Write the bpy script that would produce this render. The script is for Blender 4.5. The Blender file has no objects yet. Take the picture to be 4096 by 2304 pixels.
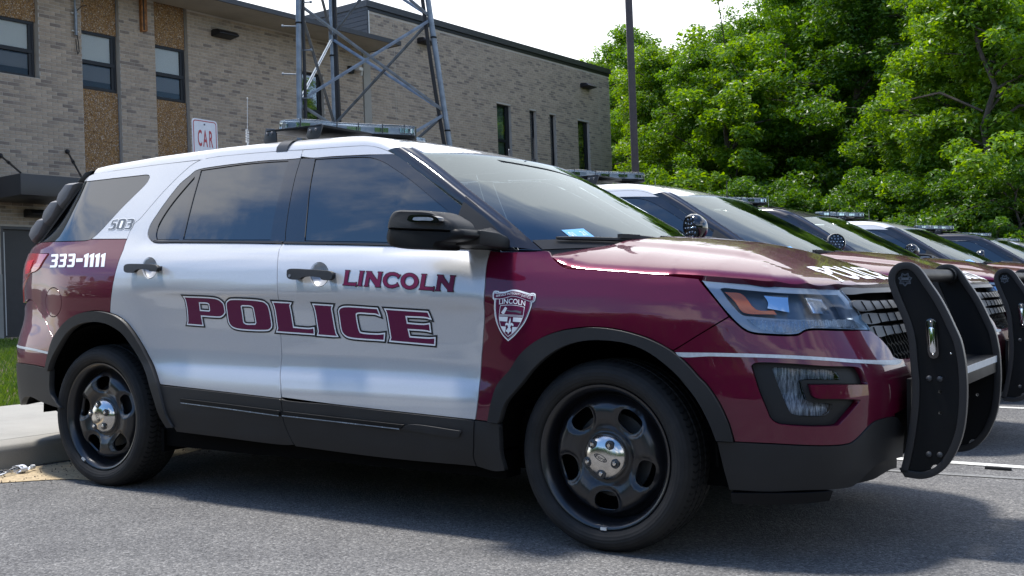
import bpy, bmesh, math, random
import numpy as np
from mathutils import Vector, Matrix
from mathutils.geometry import delaunay_2d_cdt
random.seed(5); np.random.seed(5)
R_=math.radians
SC=bpy.context.scene
COL=SC.collection
# ================= camera =================
CAM_F=1.09309   # focal length / frame width
CAM_POS=np.array([1.92685,-3.64629,1.00069])
_y,_p,_r=R_(31.99883),R_(-.136682),R_(-.593835)
_R0=np.array([math.cos(_y),math.sin(_y),0]); _F0=np.array([-math.sin(_y),math.cos(_y),0]); _U0=np.array([0,0,1.])
FWD=_F0*math.cos(_p)+_U0*math.sin(_p); _U1=_U0*math.cos(_p)-_F0*math.sin(_p)
RGT=_R0*math.cos(_r)+_U1*math.sin(_r); UPV=_U1*math.cos(_r)-_R0*math.sin(_r)
cd=bpy.data.cameras.new('camera'); cam=bpy.data.objects.new('camera',cd); COL.objects.link(cam)
M=Matrix.Identity(4)
for i in range(3): M[i][0]=RGT[i]; M[i][1]=UPV[i]; M[i][2]=-FWD[i]; M[i][3]=CAM_POS[i]
cam.matrix_world=M; cd.sensor_width=36; cd.lens=36*CAM_F; cd.clip_end=2000; cd.clip_start=.05
SC.camera=cam
# ================= light =================
SUN=Vector((-.33,-.06,1)).normalized()
el=math.asin(SUN.z); az=math.atan2(SUN.x,SUN.y)
W=bpy.data.worlds.new('World'); SC.world=W; W.use_nodes=True
nt=W.node_tree; nt.nodes.clear()
def N_(t,**k):
    n=nt.nodes.new(t)
    for a,b in k.items(): setattr(n,a,b)
    return n
out=N_('ShaderNodeOutputWorld'); bg=N_('ShaderNodeBackground'); sky=N_('ShaderNodeTexSky',sky_type='NISHITA',sun_disc=False)
sky.sun_elevation=el; sky.sun_rotation=az; sky.air_density=1.0; sky.dust_density=.25; sky.ozone_density=3.2
SKY_STR=.15
bg.inputs['Strength'].default_value=SKY_STR
tc=N_('ShaderNodeTexCoord'); sep=N_('ShaderNodeSeparateXYZ'); nt.links.new(tc.outputs['Generated'],sep.inputs[0])
def math_(op,a,b=None):
    n=N_('ShaderNodeMath',operation=op)
    for i,v in enumerate((a,b)):
        if v is None: continue
        if isinstance(v,(int,float)): n.inputs[i].default_value=v
        else: nt.links.new(v,n.inputs[i])
    return n.outputs[0]
zc=math_('ADD',math_('MAXIMUM',sep.outputs[2],0.0),.16)
cmb=N_('ShaderNodeCombineXYZ'); nt.links.new(math_('DIVIDE',sep.outputs[0],zc),cmb.inputs[0]); nt.links.new(math_('DIVIDE',sep.outputs[1],zc),cmb.inputs[1]); cmb.inputs[2].default_value=3.7
n1=N_('ShaderNodeTexNoise'); n1.inputs['Scale'].default_value=1.15; n1.inputs['Detail'].default_value=9; n1.inputs['Roughness'].default_value=.58; n1.inputs['Distortion'].default_value=.35
nt.links.new(cmb.outputs[0],n1.inputs['Vector'])
n2=N_('ShaderNodeTexNoise'); n2.inputs['Scale'].default_value=.33; n2.inputs['Detail'].default_value=2
nt.links.new(cmb.outputs[0],n2.inputs['Vector'])
dens=math_('ADD',n1.outputs[0],math_('MULTIPLY',math_('SUBTRACT',n2.outputs[0],.5),.55))
mr=N_('ShaderNodeMapRange'); mr.interpolation_type='SMOOTHSTEP'; mr.inputs[1].default_value=.43; mr.inputs[2].default_value=.585
nt.links.new(dens,mr.inputs[0])
# thin overcast thickens towards the bright, sunward half of the sky
az_=math_('ADD',math_('MULTIPLY',sep.outputs[0],-.6),math_('MULTIPLY',sep.outputs[1],.75))
mr2=N_('ShaderNodeMapRange'); mr2.interpolation_type='SMOOTHSTEP'; mr2.inputs[1].default_value=.40; mr2.inputs[2].default_value=.82; nt.links.new(az_,mr2.inputs[0])
cov=math_('MINIMUM',math_('ADD',math_('MULTIPLY',mr.outputs[0],.86),math_('MULTIPLY',mr2.outputs[0],.9)),1.0)
mixc=N_('ShaderNodeMix',data_type='RGBA'); nt.links.new(cov,mixc.inputs[0])
hs=N_('ShaderNodeHueSaturation'); hs.inputs['Saturation'].default_value=1.15; hs.inputs['Value'].default_value=.8; nt.links.new(sky.outputs[0],hs.inputs['Color']); nt.links.new(hs.outputs[0],mixc.inputs[6]); mixc.inputs[7].default_value=(6.3,6.35,6.5,1)
nt.links.new(mixc.outputs[2],bg.inputs['Color']); nt.links.new(bg.outputs[0],out.inputs['Surface'])
sl=bpy.data.lights.new('sun','SUN'); sl.energy=3.0; sl.angle=R_(8); sl.color=(1,.955,.89)
so=bpy.data.objects.new('sun',sl); COL.objects.link(so); so.rotation_euler=SUN.to_track_quat('Z','Y').to_euler(); so.location=(0,0,30)
vs=SC.view_settings; vs.view_transform='Standard'; vs.look='None'; vs.gamma=1; vs.use_curve_mapping=False; vs.exposure=1.0
SC.cycles.max_bounces=8; SC.cycles.transparent_max_bounces=24; SC.cycles.use_denoising=True
SC.cycles.sample_clamp_indirect=6
# ================= materials =================
MATS={}
class NB:
    def __init__(s,m): s.m=m; s.nt=m.node_tree; s.b=s.nt.nodes['Principled BSDF']
    def n(s,t,**k):
        x=s.nt.nodes.new(t)
        for a,b in k.items(): setattr(x,a,b)
        return x
    def l(s,a,b): s.nt.links.new(a,b)
    def coord(s,which='Object',scale=(1,1,1)):
        t=s.n('ShaderNodeTexCoord'); mp=s.n('ShaderNodeMapping'); mp.inputs['Scale'].default_value=scale; s.l(t.outputs[which],mp.inputs[0]); return mp.outputs[0]
    def noise(s,v,scale,detail=4,rough=.55):
        x=s.n('ShaderNodeTexNoise'); x.inputs['Scale'].default_value=scale; x.inputs['Detail'].default_value=detail; x.inputs['Roughness'].default_value=rough; s.l(v,x.inputs['Vector']); return x.outputs[0]
    def ramp(s,f,stops):
        x=s.n('ShaderNodeValToRGB'); e=x.color_ramp.elements
        while len(e)<len(stops): e.new(.5)
        for i,(p,c) in enumerate(stops): e[i].position=p; e[i].color=(*c,1) if len(c)==3 else c
        s.l(f,x.inputs[0]); return x.outputs[0]
    def mix(s,f,a,b,mode='MIX'):
        x=s.n('ShaderNodeMix',data_type='RGBA',blend_type=mode)
        for i,v in ((0,f),(6,a),(7,b)):
            if isinstance(v,(int,float)): x.inputs[i].default_value=v
            elif isinstance(v,tuple): x.inputs[i].default_value=(*v,1)
            else: s.l(v,x.inputs[i])
        return x.outputs[2]
    def bump(s,h,strength=.3,dist=.01):
        x=s.n('ShaderNodeBump'); x.inputs['Strength'].default_value=strength; x.inputs['Distance'].default_value=dist; s.l(h,x.inputs['Height']); s.l(x.outputs[0],s.b.inputs['Normal']); return x
def mat(name,color=(.5,.5,.5),rough=.5,metal=0.,coat=0.,ior=1.5,spec=.5,var=0.,vscale=6.,bump=0.,bscale=200.,bdist=.002,dirt=0.,coatrough=.03):
    m=bpy.data.materials.new(name); m.use_nodes=True; q=NB(m); b=q.b
    b.inputs['Base Color'].default_value=(*color,1); b.inputs['Roughness'].default_value=rough; b.inputs['Metallic'].default_value=metal
    b.inputs['Coat Weight'].default_value=coat; b.inputs['Coat Roughness'].default_value=coatrough; b.inputs['IOR'].default_value=ior; b.inputs['Specular IOR Level'].default_value=spec
    if var or bump or dirt:
        v=q.coord()
    if var:
        f=q.noise(v,vscale,6); lo=tuple(c*(1-var) for c in color); hi=tuple(min(1,c*(1+var)) for c in color)
        cc=q.ramp(f,[(.3,lo),(.7,hi)]); q.l(cc,b.inputs['Base Color'])
        rr=q.n('ShaderNodeMapRange'); rr.inputs[3].default_value=max(0,rough-.06); rr.inputs[4].default_value=min(1,rough+.08); q.l(f,rr.inputs[0]); q.l(rr.outputs[0],b.inputs['Roughness'])
    if bump: q.bump(q.noise(v,bscale,3),bump,bdist)
    MATS[name]=m; return m
def paint(name,color,metal,rough,flake=.12):
    m=mat(name,color,rough,metal,1.0,1.5,spec=.12); q=NB(m); v=q.coord()
    f=q.noise(v,900,1,.5); c=q.ramp(f,[(.35,tuple(x*(1-flake) for x in color)),(.65,tuple(min(1,x*(1+flake)) for x in color))]); q.l(c,q.b.inputs['Base Color'])
    # a little road film low on the doors, and faint orange peel in the clear coat
    g=q.noise(v,26,2); bp=q.n('ShaderNodeBump'); bp.inputs['Strength'].default_value=.035; bp.inputs['Distance'].default_value=.0025; q.l(g,bp.inputs['Height']); q.l(bp.outputs[0],q.b.inputs['Coat Normal'])
    return m
paint('silver_white_paint',(.52,.53,.55),.35,.34,.10)
paint('maroon_paint',(.098,.002,.022),.25,.36,.16)
paint('black_paint',(.012,.012,.018),.0,.3,.1)
mat('black_plastic',(.013,.0135,.015),.5,spec=.35,var=.22,vscale=5,bump=.25,bscale=900,bdist=.0006)
mat('satin_black',(.005,.0055,.0065),.45,spec=.18,var=.15,vscale=8)
mat('gloss_black',(.006,.006,.008),.08,coat=1)
mat('void_black',(.003,.003,.003),.9,spec=.05)
mat('rubber_trim',(.018,.018,.02),.42,spec=.4)
mat('tint_glass',(.003,.006,.010),.012,ior=1.75,spec=.7)
mat('chrome',(.62,.60,.57),.17,1.0,var=.1,vscale=30)
mat('steel_black',(.007,.0075,.010),.3,coat=.45,coatrough=.2,var=.25,vscale=14)
mat('graphite',(.04,.043,.048),.38,.2)
mat('bar_black',(.014,.015,.017),.36)
mat('dim_mirror',(.22,.27,.33),.25,.6,var=.3,vscale=30)
mat('decal_black',(.005,.006,.008),.45,spec=.3)
mat('decal_white',(.86,.87,.88),.4)
mat('decal_maroon',(.115,.001,.042),.5,spec=.3)
mat('decal_grey',(.12,.135,.155),.5,spec=.3)
mat('reflective_tape',(.50,.54,.58),.35,.2,var=.12,vscale=60)
mat('amber_plastic',(.80,.17,.03),.2,coat=.6)
mat('lamp_rim',(.30,.36,.44),.25,.2)
mat('pod_grey',(.13,.13,.14),.45)
mat('bar_module',(.34,.38,.43),.3,.3,var=.2,vscale=40)
mat('red_plastic',(.75,.012,.03),.12,coat=1)
mat('dark_red_plastic',(.36,.006,.012),.1,coat=1)
mat('reflector',(.75,.78,.82),.08,1.0)
mat('lamp_housing',(.10,.135,.18),.3,.4)
mat('seat_fabric',(.03,.032,.035),.85)
mat('dash',(.06,.062,.065),.8)
mat('blue_sticker',(.16,.42,.72),.5)
def glassy(name,tint,keep,rough=.02,ior=1.5,boost=1.0,gcol=(1,1,1)):
    m=bpy.data.materials.new(name); m.use_nodes=True; q=NB(m); q.nt.nodes.remove(q.b)
    o=[n for n in q.nt.nodes if n.type=='OUTPUT_MATERIAL'][0]
    tr=q.n('ShaderNodeBsdfTransparent'); tr.inputs[0].default_value=(*[t*keep for t in tint],1)
    gl=q.n('ShaderNodeBsdfGlossy'); gl.inputs['Roughness'].default_value=rough; gl.inputs[0].default_value=(*gcol,1)
    fr=q.n('ShaderNodeFresnel'); fr.inputs[0].default_value=ior
    mu=q.n('ShaderNodeMath',operation='MULTIPLY'); mu.use_clamp=True; q.l(fr.outputs[0],mu.inputs[0]); mu.inputs[1].default_value=boost
    mx=q.n('ShaderNodeMixShader'); q.l(mu.outputs[0],mx.inputs[0]); q.l(tr.outputs[0],mx.inputs[1]); q.l(gl.outputs[0],mx.inputs[2]); q.l(mx.outputs[0],o.inputs[0])
    MATS[name]=m; return m
glassy('windshield_glass',(.80,.95,.92),.62,.015,2.5,.80,(.86,.96,1.0))
glassy('clear_lens',(.9,.95,1.0),.92,.03,1.45,.8)
glassy('bottle_plastic',(.95,.97,1.0),.9,.12,1.5,1.6)
def fluted():
    m=mat('fog_mirror',(.45,.5,.57),.25); q=NB(m); a=q.noise(q.coord('Object',(1,1,.06)),160,3,.6); b=q.noise(q.coord('Object'),14,4); c=q.ramp(a,[(.36,(.05,.06,.08)),(.52,(.30,.34,.40)),(.66,(.72,.76,.82))]); q.l(q.mix(.55,c,q.ramp(b,[(.35,(.35,.36,.38)),(.65,(1,1,1))]),'MULTIPLY'),q.b.inputs['Base Color']); return m  # matt colour; streaks paint in the bright and dark reflections of the flutes
fluted()
# asphalt
def asphalt():
    m=mat('asphalt',(.15,.15,.15),.9,spec=.25); q=NB(m); v=q.coord('Object')
    vo=q.n('ShaderNodeTexVoronoi'); vo.inputs['Scale'].default_value=130; q.l(v,vo.inputs['Vector']); vo2=q.n('ShaderNodeTexVoronoi'); vo2.inputs['Scale'].default_value=70; q.l(v,vo2.inputs['Vector'])
    s1=q.n('ShaderNodeSeparateColor'); q.l(vo.outputs['Color'],s1.inputs[0]); s2=q.n('ShaderNodeSeparateColor'); q.l(vo2.outputs['Color'],s2.inputs[0])
    stone=q.ramp(s1.outputs[0],[(0,(.085,.085,.086)),(.5,(.140,.139,.137)),(.8,(.19,.187,.182)),(1,(.34,.333,.32))])
    st2=q.ramp(s2.outputs[1],[(0,(.10,.10,.101)),(.6,(.145,.143,.14)),(1,(.22,.216,.208))])
    c=q.mix(.38,stone,st2)
    pit=q.ramp(q.noise(v,60,4,.7),[(.36,(.35,.35,.36)),(.50,(1,1,1))]); c=q.mix(.75,c,pit,'MULTIPLY')
    mid=q.noise(v,2.6,6,.6); c=q.mix(.8,c,q.ramp(mid,[(.3,(.80,.80,.81)),(.52,(1,1,1)),(.72,(1.22,1.21,1.19))]),'MULTIPLY')
    big=q.noise(v,.42,4); c=q.mix(.8,c,q.ramp(big,[(.32,(.84,.84,.85)),(.68,(1.16,1.15,1.14))]),'MULTIPLY')
    oil=q.ramp(q.noise(v,1.1,3),[(.66,(1,1,1)),(.80,(.62,.62,.63))]); c=q.mix(.7,c,oil,'MULTIPLY')
    q.l(c,q.b.inputs['Base Color'])
    inv=q.n('ShaderNodeMath',operation='SUBTRACT'); inv.inputs[0].default_value=1; q.l(vo.outputs['Distance'],inv.inputs[1]); q.bump(inv.outputs[0],.55,.006)
asphalt()
def concrete(name,c,sc=1.):
    m=mat(name,c,.9); q=NB(m); v=q.coord('Object')
    a=q.noise(v,1.6*sc,6,.65); b=q.noise(v,160,2,.6)
    cc=q.ramp(a,[(.28,tuple(x*.78 for x in c)),(.5,c),(.72,tuple(x*1.12 for x in c))]); cc=q.mix(.22,cc,q.ramp(b,[(.3,tuple(x*.6 for x in c)),(.7,tuple(x*1.3 for x in c))]))
    q.l(cc,q.b.inputs['Base Color']); q.bump(b,.35,.003); return m
concrete('sidewalk_concrete',(.30,.29,.262)); concrete('kerb_concrete',(.26,.248,.22)); concrete('soffit_paint',(.40,.375,.32)); concrete('mortar',(.43,.40,.36)); concrete('plinth',(.27,.265,.25))
mat('sand',(.42,.33,.205),.95,var=.3,vscale=40,bump=.5,bscale=300,bdist=.004)
mat('line_paint',(.62,.62,.58),.75,var=.35,vscale=25,bump=.4,bscale=260,bdist=.004)
mat('faded_line',(.19,.19,.185),.85,var=.3,vscale=30)
BR=[(.35,.286,.222),(.32,.262,.206),(.38,.31,.242),(.265,.219,.178),(.20,.165,.14)]
for i,c in enumerate(BR): mat('brick_%d'%i,c,.9,var=.16,vscale=16,bump=.35,bscale=120,bdist=.003)
def aggregate():
    m=mat('pebble_aggregate',(.3,.2,.1),.8); q=NB(m); v=q.coord('Object')
    vo=q.n('ShaderNodeTexVoronoi'); vo.inputs['Scale'].default_value=62; q.l(v,vo.inputs['Vector'])
    sp=q.n('ShaderNodeSeparateColor'); q.l(vo.outputs['Color'],sp.inputs[0])
    c=q.ramp(sp.outputs[0],[(.0,(.20,.095,.03)),(.32,(.36,.19,.06)),(.58,(.44,.27,.11)),(.78,(.17,.115,.09)),(.90,(.66,.57,.46)),(1,(.36,.22,.10))])
    e=q.ramp(vo.outputs['Distance'],[(.0,(1,1,1)),(.55,(.75,.75,.75)),(.9,(.28,.26,.24))]); q.l(q.mix(1.0,c,e,'MULTIPLY'),q.b.inputs['Base Color'])
    inv=q.n('ShaderNodeMath',operation='SUBTRACT'); inv.inputs[0].default_value=1; q.l(vo.outputs['Distance'],inv.inputs[1]); q.bump(inv.outputs[0],.8,.012)
aggregate()
mat('dark_bronze',(.022,.022,.025),.42,.4); mat('fascia_metal',(.045,.045,.048),.4,.3); mat('window_frame',(.009,.011,.015),.45,spec=.3)
mat('curtain',(.22,.21,.215),.9)
mat('blind',(.80,.77,.72),.9); mat('dark_room',(.03,.03,.033),.95); mat('green_film',(.12,.19,.15),.6)
glassy('window_glass',(.9,.92,.92),.92,.02,1.45,.4)
mat('door_paint',(.03,.029,.031),.5,var=.15); mat('door_edge',(.55,.56,.57),.4)
mat('galvanised',(.21,.245,.285),.45,.45,var=.28,vscale=7); mat('cable',(.012,.012,.014),.6); mat('rust',(.26,.11,.035),.75,var=.5,vscale=12)
mat('pole_paint',(.055,.042,.042),.5,var=.2); mat('sign_face',(.60,.63,.68),.45,var=.06,vscale=40); mat('sign_red',(.36,.035,.05),.5); mat('white_metal',(.62,.62,.60),.5,var=.1)
mat('shed_metal',(.045,.047,.055),.45,.3,var=.2,vscale=3); mat('roof_membrane',(.1,.1,.1),.9)
mat('soil',(.075,.055,.035),.95,var=.4,vscale=3)
def leafmat(name,cols,trans):
    m=bpy.data.materials.new(name); m.use_nodes=True; q=NB(m); o=[n for n in q.nt.nodes if n.type=='OUTPUT_MATERIAL'][0]
    g=q.n('ShaderNodeNewGeometry'); c=q.ramp(g.outputs['Random Per Island'],[(0,cols[0]),(.5,cols[1]),(1,cols[2])])
    q.l(c,q.b.inputs['Base Color']); q.b.inputs['Roughness'].default_value=.38; q.b.inputs['Specular IOR Level'].default_value=.5
    tl=q.n('ShaderNodeBsdfTranslucent'); hs=q.n('ShaderNodeHueSaturation'); hs.inputs['Hue'].default_value=.478; hs.inputs['Saturation'].default_value=1.15; hs.inputs['Value'].default_value=1.7; q.l(c,hs.inputs['Color']); q.l(hs.outputs[0],tl.inputs[0])
    mx=q.n('ShaderNodeMixShader'); mx.inputs[0].default_value=trans; q.l(q.b.outputs[0],mx.inputs[1]); q.l(tl.outputs[0],mx.inputs[2]); q.l(mx.outputs[0],o.inputs[0]); MATS[name]=m
leafmat('leaves_mid',[(.055,.145,.012),(.090,.205,.016),(.140,.270,.022)],.52)
leafmat('leaves_dark',[(.040,.112,.013),(.065,.155,.015),(.098,.20,.020)],.5)
leafmat('leaves_light',[(.080,.180,.017),(.125,.240,.022),(.18,.305,.034)],.52)
leafmat('grass_blades',[(.055,.125,.016),(.095,.185,.022),(.15,.23,.045)],.35)
mat('bark',(.075,.06,.048),.95,var=.4,vscale=9,bump=.7,bscale=40,bdist=.02)
mat('paper_label',(.75,.78,.84),.6); mat('debris_dark',(.02,.02,.02),.8)
# ================= object helpers =================
def new_obj(name,me,parent=None,mats=()):
    o=bpy.data.objects.new(name,me); COL.objects.link(o)
    for m in mats: me.materials.append(MATS[m])
    if parent is not None: o.parent=parent
    return o
def thing(name,label,cat,loc=(0,0,0),group=None,rot=(0,0,0)):
    o=bpy.data.objects.new(name,None); COL.objects.link(o); o.location=loc; o.rotation_euler=rot; o.empty_display_size=.2
    o['label']=label; o['category']=cat
    if group: o['group']=group
    return o
def tag(o,label,cat,group=None):
    o['label']=label; o['category']=cat
    if group: o['group']=group
    return o
def kind(o,k): o['kind']=k; return o
def mesh_obj(name,V,F,m,parent=None,smooth=False,nrm=None):
    me=bpy.data.meshes.new(name); me.from_pydata([tuple(map(float,v)) for v in V],[],[tuple(int(i) for i in f) for f in F]); me.update()
    if smooth or nrm is not None: me.polygons.foreach_set('use_smooth',[True]*len(me.polygons))
    if nrm is not None: me.normals_split_custom_set_from_vertices([tuple(map(float,n)) for n in nrm])
    return new_obj(name,me,parent,[m] if isinstance(m,str) else m)
class MB:
    """collects plain solids into one mesh"""
    def __init__(s): s.V=[]; s.F=[]; s.M=[]; s.mi=0
    def add(s,V,F):
        b=len(s.V); s.V+= [tuple(map(float,v)) for v in V]; s.F+=[tuple(i+b for i in f) for f in F]; s.M+=[s.mi]*len(F); return s
    def box(s,lo,hi,fr=None):
        (x0,y0,z0),(x1,y1,z1)=lo,hi
        V=[(x0,y0,z0),(x1,y0,z0),(x1,y1,z0),(x0,y1,z0),(x0,y0,z1),(x1,y0,z1),(x1,y1,z1),(x0,y1,z1)]
        if fr is not None: V=[fr(*v) for v in V]
        return s.add(V,[(0,3,2,1),(4,5,6,7),(0,1,5,4),(1,2,6,5),(2,3,7,6),(3,0,4,7)])
    def tube(s,pts,r,n=8,cap=True):
        P=[Vector(p) for p in pts]; rs=r if isinstance(r,(list,tuple)) else [r]*len(P); V=[];F=[]
        up=None
        for i,p in enumerate(P):
            d=(P[min(i+1,len(P)-1)]-P[max(i-1,0)]).normalized()
            if up is None: up=d.orthogonal().normalized()
            up=(up-d*up.dot(d)).normalized(); sd=d.cross(up)
            for k in range(n):
                a=2*math.pi*k/n; V.append(p+(up*math.cos(a)+sd*math.sin(a))*rs[i])
        for i in range(len(P)-1):
            for k in range(n): F.append((i*n+k,i*n+(k+1)%n,(i+1)*n+(k+1)%n,(i+1)*n+k))
        if cap: F.append(tuple(range(n))[::-1]); F.append(tuple((len(P)-1)*n+k for k in range(n)))
        return s.add(V,F)
    def bar(s,a,b,w,h,up=(0,0,1)):
        a=Vector(a);b=Vector(b);d=(b-a).normalized();u=Vector(up);sd=d.cross(u).normalized();u=sd.cross(d)
        V=[];
        for p in (a,b):
            for i,j in((-1,-1),(1,-1),(1,1),(-1,1)): V.append(p+sd*(w/2*i)+u*(h/2*j))
        return s.add(V,[(0,3,2,1),(4,5,6,7),(0,1,5,4),(1,2,6,5),(2,3,7,6),(3,0,4,7)])
    def lathe(s,prof,n=48,axis='y',close=False):
        V=[];F=[];m=len(prof)
        for k in range(n):
            a=2*math.pi*k/n
            for r,h in prof:
                V.append({'y':(r*math.cos(a),h,r*math.sin(a)),'z':(r*math.cos(a),r*math.sin(a),h),'x':(h,r*math.cos(a),r*math.sin(a))}[axis])
        for k in range(n):
            k2=(k+1)%n
            for i in range(m-1): F.append((k*m+i,k*m+i+1,k2*m+i+1,k2*m+i))
        return s.add(V,F)
    def sphere(s,c,r,n=16,m=10,sc=(1,1,1)):
        V=[];F=[]
        for i in range(m+1):
            t=math.pi*i/m
            for k in range(n):
                a=2*math.pi*k/n; V.append((c[0]+r*sc[0]*math.sin(t)*math.cos(a),c[1]+r*sc[1]*math.sin(t)*math.sin(a),c[2]+r*sc[2]*math.cos(t)))
        for i in range(m):
            for k in range(n): F.append((i*n+k,(i+1)*n+k,(i+1)*n+(k+1)%n,i*n+(k+1)%n))
        return s.add(V,F)
    def obj(s,name,m,parent=None,smooth=False,bevel=0,fix=True,angle=40,seg=2):
        me=bpy.data.meshes.new(name); me.from_pydata(s.V,[],s.F)
        mats=[m] if isinstance(m,str) else m
        me.polygons.foreach_set('material_index',s.M)
        if fix or bevel:
            bm=bmesh.new(); bm.from_mesh(me); bmesh.ops.remove_doubles(bm,verts=bm.verts,dist=1e-6)
            bmesh.ops.recalc_face_normals(bm,faces=bm.faces)
            if bevel:
                ed=[e for e in bm.edges if len(e.link_faces)==2 and e.calc_face_angle(0)>R_(30)]
                bmesh.ops.bevel(bm,geom=ed,offset=bevel,segments=seg,affect='EDGES',profile=.6,clamp_overlap=True)
            bm.to_mesh(me); bm.free()
        o=new_obj(name,me,parent,mats)
        if smooth or bevel:
            me.polygons.foreach_set('use_smooth',[True]*len(me.polygons))
            try: me.set_sharp_from_angle(angle=R_(angle))
            except Exception: pass
        return o
def polygon_area(P): P=np.asarray(P); x,y=P.T; return .5*np.sum(x*np.roll(y,-1)-np.roll(x,-1)*y)
def smooth_loop(P,step=.02,corner=48):
    P=[np.array(p,float) for p in P]
    Q=[P[0]]
    for p in P[1:]:
        if np.linalg.norm(p-Q[-1])>1e-4: Q.append(p)
    if np.linalg.norm(Q[0]-Q[-1])<1e-4: Q.pop()
    P=Q; n=len(P); cor=[]
    for i in range(n):
        a=P[i]-P[i-1]; b=P[(i+1)%n]-P[i]; c=np.dot(a,b)/(np.linalg.norm(a)*np.linalg.norm(b)+1e-12); cor.append(math.degrees(math.acos(max(-1,min(1,c))))>corner)
    out=[]
    for i in range(n):
        p1,p2=P[i],P[(i+1)%n]; L=np.linalg.norm(p2-p1)
        p0=P[i-1] if not cor[i] else 2*p1-p2; p3=P[(i+2)%n] if not cor[(i+1)%n] else 2*p2-p1
        k=max(1,int(math.ceil(L/step)))
        if cor[i] and cor[(i+1)%n]:
            for j in range(k): out.append(p1+(p2-p1)*j/k)
            continue
        d1=max(np.linalg.norm(p1-p0),1e-6)**.5; d2=max(L,1e-6)**.5; d3=max(np.linalg.norm(p3-p2),1e-6)**.5
        m1=((p1-p0)/d1-(p2-p0)/(d1+d2)+(p2-p1)/d2)*d2; m2=((p2-p1)/d2-(p3-p1)/(d2+d3)+(p3-p2)/d3)*d2
        k=max(k,3) if not (cor[i] and cor[(i+1)%n]) else k
        for j in range(k):
            t=j/k; out.append((2*p1-2*p2+m1+m2)*t**3+(-3*p1+3*p2-2*m1-m2)*t**2+m1*t+p1)
    return np.array(out)
def inset_loop(P,d):
    if d==0: return P
    P=np.asarray(P); sgn=1 if polygon_area(P)>0 else -1
    a=P-np.roll(P,1,0); b=np.roll(P,-1,0)-P
    a/=np.linalg.norm(a,axis=1,keepdims=True)+1e-12; b/=np.linalg.norm(b,axis=1,keepdims=True)+1e-12
    na=np.stack([-a[:,1],a[:,0]],1)*sgn; nb=np.stack([-b[:,1],b[:,0]],1)*sgn
    m=na+nb; l2=(m*m).sum(1,keepdims=True); m=m*2/np.maximum(l2,.9)   # limited miter
    return P+m*d
def in_poly(pts,P):
    x,y=pts[:,0],pts[:,1]; c=np.zeros(len(pts),bool); j=len(P)-1
    for i in range(len(P)):
        xi,yi=P[i]; xj,yj=P[j]
        c^=((yi>y)!=(yj>y))&(x<(xj-xi)*(y-yi)/((yj-yi) if yj!=yi else 1e-12)+xi); j=i
    return c
def tri_region(outer,holes,grid):
    loops=[outer]+list(holes); V=[];E=[]
    for lp in loops:
        b=len(V); n=len(lp); V+=[tuple(p) for p in lp]; E+=[(b+i,b+(i+1)%n) for i in range(n)]
    A=np.array(V)
    if grid:
        lo=outer.min(0); hi=outer.max(0); gx=np.arange(lo[0]+grid/2,hi[0],grid); gy=np.arange(lo[1]+grid/2,hi[1],grid)
        G=np.array([(x,y) for i,y in enumerate(gy) for x in gx+(grid/2 if i%2 else 0)])
        if len(G):
            ok=in_poly(G,outer)
            for h in holes: ok&=~in_poly(G,h)
            G=G[ok]
            if len(G):
                keep=np.ones(len(G),bool)
                for s in range(0,len(G),2000):
                    keep[s:s+2000]=(np.linalg.norm(G[s:s+2000,None]-A[None],axis=2).min(1)>grid*.45)
                V+=[tuple(p) for p in G[keep]]
    r=delaunay_2d_cdt([Vector(v) for v in V],E,[],0,1e-7)
    P=np.array([tuple(v) for v in r[0]]); T=np.array([f for f in r[2] if len(f)==3])
    c=P[T].mean(1); ok=in_poly(c,outer)
    for h in holes: ok&=~in_poly(c,h)
    T=T[ok]
    a=P[T]; s=(a[:,1,0]-a[:,0,0])*(a[:,2,1]-a[:,0,1])-(a[:,2,0]-a[:,0,0])*(a[:,1,1]-a[:,0,1])
    T[s<0]=T[s<0][:,::-1]; T=T[abs(s)>1e-12]
    return P,T
def surf_normals(surf,P,off,e=.006):
    s,z=P[:,0],P[:,1]
    ds=surf(s+e,z,off)-surf(s-e,z,off); dz=surf(s,z+e,off)-surf(s,z-e,off)
    n=np.cross(ds,dz); n/=np.linalg.norm(n,axis=1,keepdims=True)+1e-12
    return n
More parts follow.
